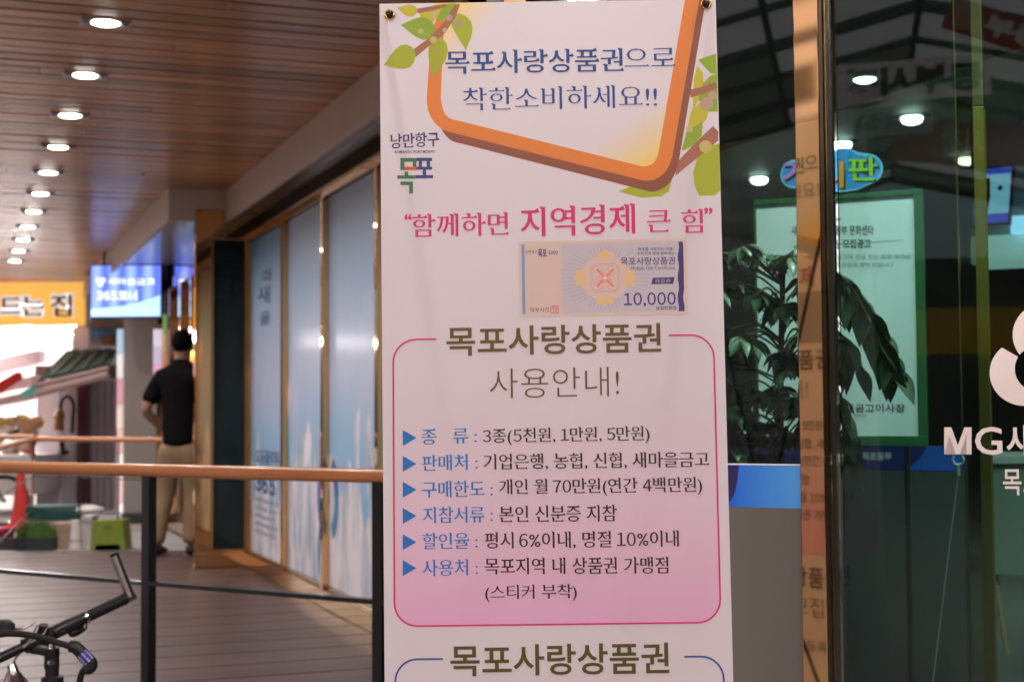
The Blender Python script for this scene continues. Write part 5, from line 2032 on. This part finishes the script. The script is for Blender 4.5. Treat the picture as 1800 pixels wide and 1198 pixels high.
for k in range(420):
    x = rnd.uniform(g0[0], g1[0])
    c = rnd.uniform(-.2, -.01)
    h = rnd.uniform(.10, .17) * (1 - .35 * abs((x - (g0[0] + g1[0]) / 2) / (g1[0] - g0[0]) * 2) ** 2)
    dx, dc = rnd.uniform(-.04, .04), rnd.uniform(-.03, .03)
    w = .004
    base = Fg.p(x, g0[1], c)
    mid = base + V((dx * .35, dc * .35, h * .6))
    tip = base + V((dx, dc, h))
    a = [bm.verts.new(q) for q in (base - V((w, 0, 0)), base + V((w, 0, 0)), mid + V((w * .8, 0, 0)), mid - V((w * .8, 0, 0)), tip)]
    bm.faces.new(a[:4])
    bm.faces.new((a[3], a[2], a[4]))
obj('grass_tuft', bm, mat('grass_blade', (0.075, 0.17, 0.02), 0.5, var=0.4, scale=30), gp)
def carton(name, l, t, r, b, m, d, depth, label, cat, strip=None):
    F = DF(d)
    th_ = thing(name, label, cat, F.p(F.ab((l + r) / 2, b)[0], F.ab(l, b)[1], -depth / 2))
    bm = BM()
    pbox(bm, F, l, t, r, b, depth, .006)
    obj('box_body', bm, m, th_)
    bm = BM()
    h = (b - t) * .12
    pbox(bm, F, l + .5, t + h, r - .5, t + h * 1.8, .002, .0005, .003)
    obj('band', bm, strip or m, th_)
    return th_
carton('cardboard_box', 90, 919, 122, 964, mat('cardboard', (0.40, 0.27, 0.19), 0.7, var=0.06), 12.5, .2, 'small plain cardboard box between the planter and the white roll', 'box', mat('carton_tape', (0.46, 0.33, 0.22), 0.4))
carton('teal_crate', 44, 889, 135, 912, mat('teal_plastic', (0.012, 0.095, 0.085), 0.4), 13.0, .35, 'flat dark teal plastic crate on the goods behind the grass planter', 'crate', mat('teal_light', (0.05, 0.2, 0.18), 0.4))
carton('polystyrene_box', 44, 913, 135, 968, mat('styrofoam', (0.72, 0.68, 0.66), 0.7), 13.05, .35, 'white polystyrene box under the teal crate', 'box')
carton('white_carton', 142, 906, 162, 962, mat('white_card', (0.66, 0.60, 0.58), 0.6), 12.7, .2, 'narrow white carton beside the olive step stool', 'box', mat('grey_tape', (0.4, 0.4, 0.4), 0.5))
carton('dark_tray', -30, 945, 26, 974, mat('dark_tray_plastic', (0.05, 0.035, 0.045), 0.5), 12.4, .25, 'dark plastic tray at the left of the grass planter', 'tray', mat('tray_rim', (0.03, 0.05, 0.045), 0.4))
wr = thing('white_roll', 'upright white paper roll beside the cardboard box', 'roll', at_depth(133, 968, 12.45))
bm = BM()
q = at_depth(133, 968, 12.45)
lathe(bm, q, UP, [(.0, .0), (.058, .0), (.06, .03), (.05, .1), (.042, .22), (.04, .26), (.0, .262)], 20)
obj('paper_roll', bm, mat('roll_paper', (0.75, 0.70, 0.68), 0.6), wr, smooth=True)
bm = BM()
lathe(bm, q, UP, [(.055, .085), (.0555, .085), (.055, .095), (.054, .095)], 20)
obj('roll_tie', bm, mat('roll_tie_grey', (0.35, 0.33, 0.33), 0.6), wr, smooth=True)
sk = thing('rice_sack', 'slumped white sack on top of the cartons', 'sack', at_depth(158, 906, 13.0))
bm = BM()
q = at_depth(158, 900, 13.0)
rings = []
for j in range(9):
    t = j / 8
    r = .5 * math.sin(PI * (t * .86 + .07)) ** .6
    ring = []
    for k in range(16):
        a = 2 * PI * k / 16
        nz = 1 + .08 * math.sin(3 * a + j)
        ring.append(bm.verts.new(q + V(((t - .5) * .26, math.cos(a) * r * .2 * nz, .02 + math.sin(a) * r * .085 * nz * (1.1 - .4 * abs(t - .5))))))
    rings.append(ring)
for j in range(8):
    for k in range(16):
        bm.faces.new((rings[j][k], rings[j][(k + 1) % 16], rings[j + 1][(k + 1) % 16], rings[j + 1][k]))
bm.faces.new(rings[0][::-1])
bm.faces.new(rings[-1])
obj('sack_cloth', bm, mat('sack_white', (0.70, 0.62, 0.60), 0.8, var=0.08), sk, smooth=True)
tc_ = thing('traffic_cone', 'bright red traffic cone among the market goods', 'traffic cone', at_depth(36, 930, 13.6))
q = at_depth(36, 930, 13.6)
bm = BM()
lathe(bm, q, UP, [(.0, .04), (.10, .04), (.085, .10), (.030, .55), (.028, .57), (.0, .57)], 20)
obj('cone_body', bm, mat('cone_red', (0.75, 0.05, 0.035), 0.4, emit=None), tc_, smooth=True)
bm = BM()
box(bm, Frame(q, (1, 0, 0), (0, 1, 0)), -.14, .14, -.14, .14, .0, .039, .01)
obj('cone_foot', bm, mat('cone_foot_red', (0.5, 0.03, 0.03), 0.5), tc_)
rb_ = thing('red_basin', 'shallow pinkish red plastic basin on the tray', 'basin', at_depth(4, 944, 12.5))
q = at_depth(2, 946, 12.5)
bm = BM()
lathe(bm, q, UP, [(.0, .0), (.09, .0), (.125, .085), (.135, .09), (.13, .095), (.118, .085), (.085, .012), (.0, .012)], 24)
obj('basin_bowl', bm, mat('basin_red', (0.55, 0.03, 0.07), 0.35), rb_, smooth=True)
bm = BM()
lathe(bm, q + UP * .012, UP, [(.0, .03), (.04, .06), (.08, .05), (.1, .03), (.0, .02)], 12)
obj('basin_contents', bm, mat('basin_goods', (0.3, 0.05, 0.08), 0.6, var=.4), rb_, smooth=True)
# produce heaped on stalls under the awning
stall = thing('produce_stall', 'market stall heaped with pale wrapped produce in the bright shop', 'stall', at_depth(30, 860, 16.6))
bm = BM()
Fst = DF(16.8)
pbox(bm, Fst, -60, 800, 58, 870, 1.2, .01)
obj('stall_table', bm, mat('stall_white', (0.62, 0.58, 0.56), 0.6), stall)
for px in (-40, 50):
    bm = BM()
    a = Fst.ab(px, 871)
    box(bm, Fst, a[0] - .03, a[0] + .03, -.03, a[1] - .001, -.1, -.04)
    obj('leg', bm, steel, stall)
rnd = random.Random(9)
cols = [(.55, .30, .16), (.62, .42, .30), (.45, .08, .06), (.66, .58, .50), (.30, .16, .10), (.6, .5, .12)]
for k in range(26):
    q = at_depth(rnd.uniform(-10, 60), 0, 1)
    px, py, d = rnd.uniform(-20, 62), rnd.uniform(735, 796), rnd.uniform(16.9, 17.6)
    q = at_depth(px, py, d)
    bm = BM()
    r = rnd.uniform(.05, .11)
    lathe(bm, q, (rnd.uniform(-.3, .3), rnd.uniform(-.3, .3), 1), [(.0, -r * .8), (r * .7, -r * .6), (r, 0), (r * .75, r * .55), (.0, r * .8)], 12)
    c = rnd.choice(cols)
    tag(obj('wrapped_produce', bm, mat('produce_%d' % cols.index(c), c, 0.5, var=.3), None, loc=q, smooth=True), 'pale or reddish wrapped bundle heaped on the market stall', 'produce', 'wrapped bundles on the stall')

# ---------------------------------------------------------------- the man at the cash machine
def skin(name, pts, edges, m, parent, sub=2, smooth=True):
    me = bpy.data.meshes.new(name)
    me.from_pydata([tuple(p[0]) for p in pts], edges, [])
    o = bpy.data.objects.new(name, me)
    COL.objects.link(o)
    md = o.modifiers.new('s', 'SKIN')
    md.use_smooth_shade = True
    for i, p in enumerate(pts):
        r = p[1]
        me.skin_vertices[0].data[i].radius = r if isinstance(r, tuple) else (r, r)
        me.skin_vertices[0].data[i].use_root = i == 0
    sd = o.modifiers.new('d', 'SUBSURF')
    sd.levels = sd.render_levels = sub
    dg = bpy.context.evaluated_depsgraph_get()
    new = bpy.data.meshes.new_from_object(o.evaluated_get(dg))
    o.modifiers.clear()
    o.data = new
    bpy.data.meshes.remove(me)
    new.name = name
    new.materials.clear()
    new.materials.append(m)
    for f in new.polygons:
        f.use_smooth = True
    if parent:
        o.parent = parent
    return o
PD = 11.35
foot = on_z(318, 976, 0.0)
man = thing('person', 'man seen from behind in a black polo shirt and khaki trousers at the recess', 'person', (foot.x, foot.y, 0))
man.rotation_euler = (0, 0, math.radians(-14))
man.scale = (1.02, 1.02, 0.985)
skin_m = mat('skin_tone', (0.34, 0.18, 0.12), 0.45, var=0.05)
hair_m = mat('black_hair', (0.005, 0.0045, 0.0045), 0.9, spec=0.08, var=0.3, scale=80, bump=0.4, bscale=120)
polo_m = mat('black_polo', (0.007, 0.007, 0.008), 0.95, var=0.15, scale=9, bump=0.7, bscale=11, spec=0.08)
khaki_m = mat('khaki_cotton', (0.33, 0.225, 0.135), 0.9, spec=0.15, var=0.08, scale=14, bump=0.7, bscale=8)
# x right, y away (facing), z up, metres
P = [(V((0, 0, .95)), (.145, .10)), (V((0, .0, 1.10)), (.135, .095)), (V((0, .0, 1.28)), (.165, .105)), (V((0, -.01, 1.42)), (.13, .075)), (V((0, .0, 1.50)), (.056, .058)), (V((0, .012, 1.56)), (.056, .060)),
     (V((0, .025, 1.63)), (.074, .092)), (V((0, .022, 1.70)), (.070, .088)), (V((0, .02, 1.735)), (.045, .055)),
     (V((-.165, -.01, 1.41)), .055), (V((-.275, -.06, 1.14)), .043), (V((-.19, .10, .98)), .034), (V((-.15, .16, .96)), (.034, .020)),
     (V((.165, -.01, 1.41)), .055), (V((.215, .02, 1.17)), .043), (V((.16, .25, 1.12)), .034), (V((.13, .31, 1.14)), (.034, .020)),
     (V((-.085, .0, .86)), .085), (V((-.145, .03, .50)), .058), (V((-.192, -.05, .10)), .042), (V((-.195, .03, .045)), .036),
     (V((.085, .0, .86)), .085), (V((.085, .045, .50)), .058), (V((.07, .03, .10)), .042), (V((.07, .11, .045)), .036)]
Ed = [(0, 1), (1, 2), (2, 3), (3, 4), (4, 5), (5, 6), (6, 7), (7, 8), (3, 9), (9, 10), (10, 11), (11, 12), (3, 13), (13, 14), (14, 15), (15, 16), (0, 17), (17, 18), (18, 19), (19, 20), (0, 21), (21, 22), (22, 23), (23, 24)]
# five fingers on each hand, rooted in the palm
for hidx, base, d0 in ((12, P[12][0], V((.25, .8, -.2))), (16, P[16][0], V((-.4, .8, .1)))):
    d0 = d0.normalized()
    sidev = d0.cross(UP).normalized()
    for fi, (off, ln) in enumerate(((-.026, .058), (-.009, .070), (.009, .066), (.026, .052))):
        i0 = len(P)
        r0 = base + sidev * off + d0 * .025
        P.append((r0, .0085))
        P.append((r0 + d0 * ln * .55 + V((0, 0, -.006)), .008))
        P.append((r0 + d0 * ln + V((0, 0, -.026)), .0065))
        Ed += [(hidx, i0), (i0, i0 + 1), (i0 + 1, i0 + 2)]
    i0 = len(P)
    s = -1 if hidx == 12 else 1
    P.append((base + sidev * (.034 * (1 if hidx == 12 else -1)) + d0 * .0, .010))
    P.append((base + sidev * (.05 * (1 if hidx == 12 else -1)) + d0 * .035 + V((0, 0, -.01)), .0085))
    Ed += [(hidx, i0), (i0, i0 + 1)]
skin('body', P, Ed, skin_m, man)
S = [(V((0, 0, .82)), (.158, .135)), (V((0, 0, .92)), (.162, .134)), (V((0, .0, 1.05)), (.160, .125)), (V((0, .0, 1.20)), (.170, .125)), (V((0, -.01, 1.34)), (.172, .12)), (V((0, -.012, 1.445)), (.135, .096)), (V((0, -.006, 1.50)), (.088, .086)), (V((0, .002, 1.555)), (.070, .072)),
     (V((-.160, -.01, 1.405)), .074), (V((-.228, -.035, 1.27)), .070), (V((-.258, -.05, 1.19)), .068), (V((.160, -.01, 1.405)), .074), (V((.205, .0, 1.26)), .070), (V((.222, .02, 1.17)), .070)]
skin('polo_shirt', S, [(0, 1), (1, 2), (2, 3), (3, 4), (4, 5), (5, 6), (6, 7), (5, 8), (8, 9), (9, 10), (5, 11), (11, 12), (12, 13)], polo_m, man)
bm = BM()
lathe(bm, V((0, .0, 1.485)), V((0, .12, 1)), [(.112, -.085), (.090, -.045), (.076, -.005), (.069, .026), (.063, .027), (.064, .0)], 24)
me_o = obj('shirt_collar', bm, polo_m, None, smooth=True)
me_o.parent = man
T = [(V((0, .0, .94)), (.150, .125)), (V((0, -.005, .86)), (.152, .13)), (V((-.10, .0, .76)), (.098, .106)), (V((-.145, .025, .50)), (.080, .082)), (V((-.178, -.02, .25)), (.074, .078)), (V((-.195, -.05, .08)), (.072, .080)),
     (V((.085, .0, .76)), (.098, .106)), (V((.085, .045, .50)), (.080, .082)), (V((.075, .04, .25)), (.074, .078)), (V((.07, .04, .08)), (.072, .080))]
skin('khaki_trousers', T, [(0, 1), (1, 2), (2, 3), (3, 4), (4, 5), (1, 6), (6, 7), (7, 8), (8, 9)], khaki_m, man)
bm = BM()
NV, NU = 18, 28
rnd = random.Random(21)
for a in range(NV):
    t0, t1 = PI * a / NV, PI * (a + 1) / NV
    for b in range(NU):
        def hv(t, p):
            v = V((.083 * math.sin(t) * math.cos(p), .012 + .100 * math.sin(t) * math.sin(p), 1.682 + .108 * math.cos(t)))
            if v.z < 1.66:
                v.x *= 1 - (1.66 - v.z) * 1.6
                v.y += (1.66 - v.z) * .10
            return v
        p0, p1 = 2 * PI * b / NU, 2 * PI * (b + 1) / NU
        m_ = hv((t0 + t1) / 2, (p0 + p1) / 2)
        if m_.z < 1.585 or (m_.y > .055 and m_.z < 1.705) or (abs(m_.x) > .06 and m_.z < 1.63):
            continue
        bm.faces.new([bm.verts.new(hv(t, p)) for t, p in ((t0, p0), (t1, p0), (t1, p1), (t0, p1))])
bmesh.ops.remove_doubles(bm, verts=bm.verts[:], dist=.0005)
o = obj('short_hair', bm, hair_m, None, smooth=True)
o.parent = man
bm = BM()
for s in (-1, 1):
    lathe(bm, V((s * .078, .03, 1.635)), V((s, -.35, 0)), [(.0, .0), (.018, .002), (.026, .010), (.024, .014), (.014, .010), (.0, .008)], 14)
o = obj('ear', bm, skin_m, None, smooth=True)
o.parent = man
o = skin('nose', [(V((0, .118, 1.655)), .010), (V((0, .132, 1.625)), .014)], [(0, 1)], skin_m, man, 1)
for s in (-1, 1):
    bm = BM()
    lathe(bm, V((s * .032, .108, 1.655)), V((0, 1, 0)), [(.0, .009), (.009, .006), (.012, .0), (.0, -.004)], 12)
    o = obj('eye', bm, mat('eye_white', (0.7, 0.7, 0.7), 0.2), None, smooth=True)
    o.parent = man
bm = BM()
tube(bm, [V((-.024, .112, 1.592)), V((0, .121, 1.594)), V((.024, .112, 1.592))], .005, 8)
o = obj('mouth', bm, mat('lip_tone', (0.30, 0.10, 0.08), 0.4), None, smooth=True)
o.parent = man
for x, y in ((-.195, -.04), (.07, .05)):
    pts = [(V((x, y - .075, .045)), (.042, .045)), (V((x, y, .045)), (.046, .046)), (V((x, y + .10, .038)), (.048, .034)), (V((x, y + .165, .030)), (.040, .024))]
    skin('shoe', pts, [(0, 1), (1, 2), (2, 3)], mat('black_shoe', (0.012, 0.012, 0.013), 0.5), man, 2)

# ---------------------------------------------------------------- folding bicycle by the rail
bd = 4.0
bike = thing('bicycle', 'black folding bicycle with silver bar end parked in front of the rail', 'bicycle', V(on_z(40, 1300, .0).to_tuple()) * 0 + V((-1.35, 3.95, -.35)))
alloy = mat('brushed_alloy', (0.62, 0.60, 0.57), 0.22, 1.0, var=0.1, scale=60)
h0, h1 = at_depth(-140, 1222, 3.80), at_depth(219, 1052, 4.2)      # handlebar ends
hd = (h1 - h0).normalized()
def hbp(px):                                          # a point on the bar below a pixel column
    t = (px + 140) / 359.0
    return h0.lerp(h1, t)
bm = BM()
tube(bm, [h0, h1], .0135, 16)
obj('handlebar', bm, black_plastic, bike, smooth=True)
bm = BM()
g0, g1 = hbp(147), h1
seq = [g0.lerp(g1, k / 16) for k in range(17)]
tube(bm, seq, [.0165] + [.0158 + .0006 * (k % 2) for k in range(15)] + [.0172], 18)
obj('grip', bm, rubber, bike, smooth=True)
bm = BM()
tube(bm, [h0, h0.lerp(h1, .22)], .0165, 16)
obj('grip', bm, rubber, bike, smooth=True)
bm = BM()
tube(bm, [hbp(141), hbp(147)], .0185, 18)
tube(bm, [hbp(143) - UP * .016, hbp(143) - UP * .028], .006, 8)
obj('grip_clamp', bm, alloy, bike, smooth=True)
bm = BM()
e0 = h1 + hd * .004
e1 = h1 + hd * .030
tube(bm, [e0, e1], .0150, 18)
e2 = at_depth(229, 1046, 4.2)
e3 = at_depth(201, 974, 4.17)
tube(bm, [e2, e3], .0142, 18, caps=False)
tube(bm, [e3, e2], .0120, 18, caps=False)
obj('bar_end', bm, alloy, bike, smooth=True)
# shifter barrel, brake lever
bm = BM()
tube(bm, [hbp(84), hbp(110), hbp(138)], [.0185, .0195, .0175], 16)
obj('twist_shifter', bm, black_plastic, bike, smooth=True)
bm = BM()
tube(bm, [hbp(60), hbp(82)], .021, 14)
tube(bm, [hbp(70) + UP * .014 - V((0, .012, 0)), hbp(72) + UP * .034 - V((0, .02, 0))], [.017, .012], 12)
obj('lever_clamp', bm, rubber, bike, smooth=True)
bm = BM()
tube(bm, spline([hbp(84) - UP * .016, at_depth(112, 1109, 4.05), at_depth(124, 1114, 4.08)], 5), .0035, 8)
tube(bm, spline([at_depth(122, 1114, 4.08), at_depth(136, 1109, 4.10), at_depth(151, 1099, 4.14)], 6), [.006, .0095, .0105, .011, .011, .011, .011, .011, .011, .011, .010, .0095, .006], 10)
obj('brake_lever', bm, black_plastic, bike, smooth=True)
# stem post with clamp
sp = at_depth(90, 1138, 4.02)
sb_ = at_depth(92, 1330, 4.02)
bm = BM()
tube(bm, [sp, at_depth(91, 1150, 4.02), at_depth(91, 1152, 4.02), at_depth(91, 1172, 4.02), at_depth(91.5, 1174, 4.02), at_depth(91.5, 1186, 4.02), at_depth(92, 1188, 4.02), at_depth(92, 1205, 4.02), sb_], [.0215, .022, .020, .021, .0185, .0185, .030, .030, .026], 18)
tube(bm, [hbp(34), hbp(58)], .021, 14)
tube(bm, [hbp(46) - UP * .01, at_depth(84, 1142, 4.02)], .017, 12)
obj('handle_post', bm, black_iron, bike, smooth=True)
bm = BM()
tube(bm, [sp + UP * .0, sp + UP * .014], [.013, .010], 12)
tube(bm, [at_depth(100, 1135, 4.0), at_depth(106, 1131, 4.0)], .007, 10)
obj('post_bolt', bm, chrome, bike, smooth=True)
bm = BM()
tube(bm, [at_depth(88, 1164, 3.98), at_depth(92, 1163, 3.97)], .008, 10)
obj('post_bolt', bm, chrome, bike, smooth=True)
bm = BM()
for path, r in (([(62, 1092), (40, 1104), (10, 1108), (-30, 1135)], .0035), ([(66, 1098), (52, 1125), (30, 1150), (18, 1200), (20, 1260)], .003), ([(84, 1100), (72, 1118), (40, 1140), (8, 1195), (2, 1260)], .003)):
    tube(bm, spline([at_depth(x, y, 3.98) for x, y in path], 6), r, 8)
obj('brake_cable', bm, alloy, bike, smooth=True)
# front lamp, frame, wheels (below the picture)
bm = BM()
lc = at_depth(22, 1172, 3.9)
lathe(bm, lc, V((.35, -.2, -1)), [(.0, -.01), (.012, -.008), (.014, .012), (.022, .03), (.040, .07), (.042, .075), (.0, .06)], 20)
obj('front_lamp', bm, chrome, bike, smooth=True)
bm = BM()
lathe(bm, at_depth(8, 1102, 3.95), V((0, -.3, 1)), [(.0, -.012), (.026, -.01), (.028, .004), (.018, .016), (.0, .019)], 18)
obj('bell', bm, rubber, bike, smooth=True)
post = V((sb_.x, sb_.y, 0))
bdn = V((-.80, -.60, 0)).normalized()                 # where the bicycle's rear points
fw = post + V((.06, .05, 0)) + V((0, 0, -.35 + .255))
rw = post + bdn * .98 + V((0, 0, -.35 + .255))
bm = BM()
tube(bm, [post + V((0, 0, .14)), post + V((0, 0, -.02)) + bdn * .03, post + bdn * .58 + V((0, 0, -.10)), rw], [.022, .026, .026, .014], 14)
tube(bm, [post + bdn * .55 + V((0, 0, -.10)), post + bdn * .66 + V((0, 0, .36))], .016, 12)
for s in (-1, 1):
    o_ = bdn.cross(UP) * .05 * s
    tube(bm, [post + V((0, 0, .05)) + o_ * .3, post + V((0.02, 0.02, -.02)) + o_, fw + o_], .011, 10)
obj('frame', bm, black_iron, bike, smooth=True)
for wc in (fw, rw):
    ax = bdn.cross(UP).normalized()
    bm = BM()
    ring = [wc + bdn * (.235 * math.cos(t)) + UP * (.235 * math.sin(t)) for t in [2 * PI * k / 40 for k in range(41)]]
    tube(bm, ring, .019, 10, caps=False)
    wh = obj('wheel', bm, rubber, bike, smooth=True)
    bm = BM()
    ring = [wc + bdn * (.212 * math.cos(t)) + UP * (.212 * math.sin(t)) for t in [2 * PI * k / 40 for k in range(41)]]
    tube(bm, ring, .008, 8, caps=False)
    tube(bm, [wc - ax * .05, wc + ax * .05], .014, 10)
    for k in range(20):
        t = 2 * PI * k / 20
        tube(bm, [wc + ax * (.02 * (1 if k % 2 else -1)), wc + bdn * (.21 * math.cos(t)) + UP * (.21 * math.sin(t))], .001, 4, caps=False)
    obj('rim', bm, alloy, wh, smooth=True)
bm = BM()
sd = post + bdn * .66 + V((0, 0, .37))
lathe(bm, sd, UP, [(.0, .0), (.05, .0), (.075, .03), (.06, .055), (.0, .06)], 16)
tube(bm, [sd + UP * .03, sd + UP * .035 - bdn * .2], [.05, .018], 12)
obj('saddle', bm, rubber, bike, smooth=True)
# cable lock looped over the bar
lk = thing('cable_lock', 'black cable bicycle lock with a blue number dial looped over the handlebar', 'lock', at_depth(150, 1150, 3.95))
bm = BM()
path = [(-60, 1150), (-20, 1122), (8, 1113), (50, 1115), (85, 1124), (113, 1132), (128, 1137)]
tube(bm, spline([at_depth(x, y, 3.88) for x, y in path], 8), .0088, 12)
tube(bm, spline([at_depth(x, y, 3.88) for x, y in [(157, 1166), (148, 1176), (142, 1188), (132, 1230), (90, 1290)]], 8), .0088, 12)
obj('lock_cable', bm, rubber, lk, smooth=True)
bm = BM()
tube(bm, spline([at_depth(x, y, 3.88) for x, y in [(122, 1134), (131, 1136), (140, 1143), (146, 1150)]], 5), [.013] + [.0165] * 14 + [.0165], 16)
tube(bm, spline([at_depth(x, y, 3.88) for x, y in [(155, 1158), (160, 1164), (160, 1170), (154, 1175), (150, 1177)]], 5), [.0165] * 16 + [.014] * 4 + [.010], 16)
obj('lock_case', bm, black_plastic, lk, smooth=True)
la, lb = at_depth(143, 1147, 3.88), at_depth(158, 1162, 3.88)
for k in range(4):
    bm = BM()
    q0, q1 = la.lerp(lb, k / 4 + .02), la.lerp(lb, k / 4 + .22)
    tube(bm, [q0, q0.lerp(q1, .15), q0.lerp(q1, .85), q1], [.0165, .018, .018, .0165], 16)
    obj('number_dial', bm, mat('dial_blue', (0.035, 0.03, 0.30), 0.4, var=.1), lk, smooth=True)
bm = BM()
dl = (lb - la).normalized()
vw = (CAM - la).normalized()
sx = dl.cross(vw).normalized()
for k in range(4):
    for j in (-1, 0, 1):
        a = j * .7
        nrm = vw * math.cos(a) + sx * math.sin(a)
        c = la.lerp(lb, k / 4 + .12) + nrm * .0184
        tg = nrm.cross(dl)
        F = Frame(c, tg, dl, nrm)
        put(bm, F, str((3 + k * 2 + j) % 10), -.0022, .0022, 0, 0, .006, .0, 0.02)
obj('dial_digits', bm, mat('digit_white', (0.8, 0.8, 0.85), 0.5), lk)

# unseen translucent roof, added to soften the sun on the market street
mr_ = thing('added_market_roof', 'added out-of-view translucent roof softening the sun over the market street', 'roof', (-5, 18, 4.4))
bm = BM()
box(bm, WORLD, -16, 3.5, 12.4, 26, 4.4, 4.42)
obj('pale_sheets', bm, panel_mat('added_roof_sheet', (0.74, 0.68, 0.67)), mr_)
bm = BM()
for k in range(10):
    tube(bm, [V((-16 + 2.1 * k, 12.4, 4.33)), V((-16 + 2.1 * k, 26, 4.33))], .05, 6)
obj('steel_purlin', bm, steelp, mr_)

# a second bicycle among the goods, at the far left
bk2 = copy_tree(bike, bike.location + (at_depth(6, 880, 14.2) - fw), 'dark folding bicycle parked among the market goods by the far railing')
bike['group'] = bk2['group'] = 'parked bicycles'
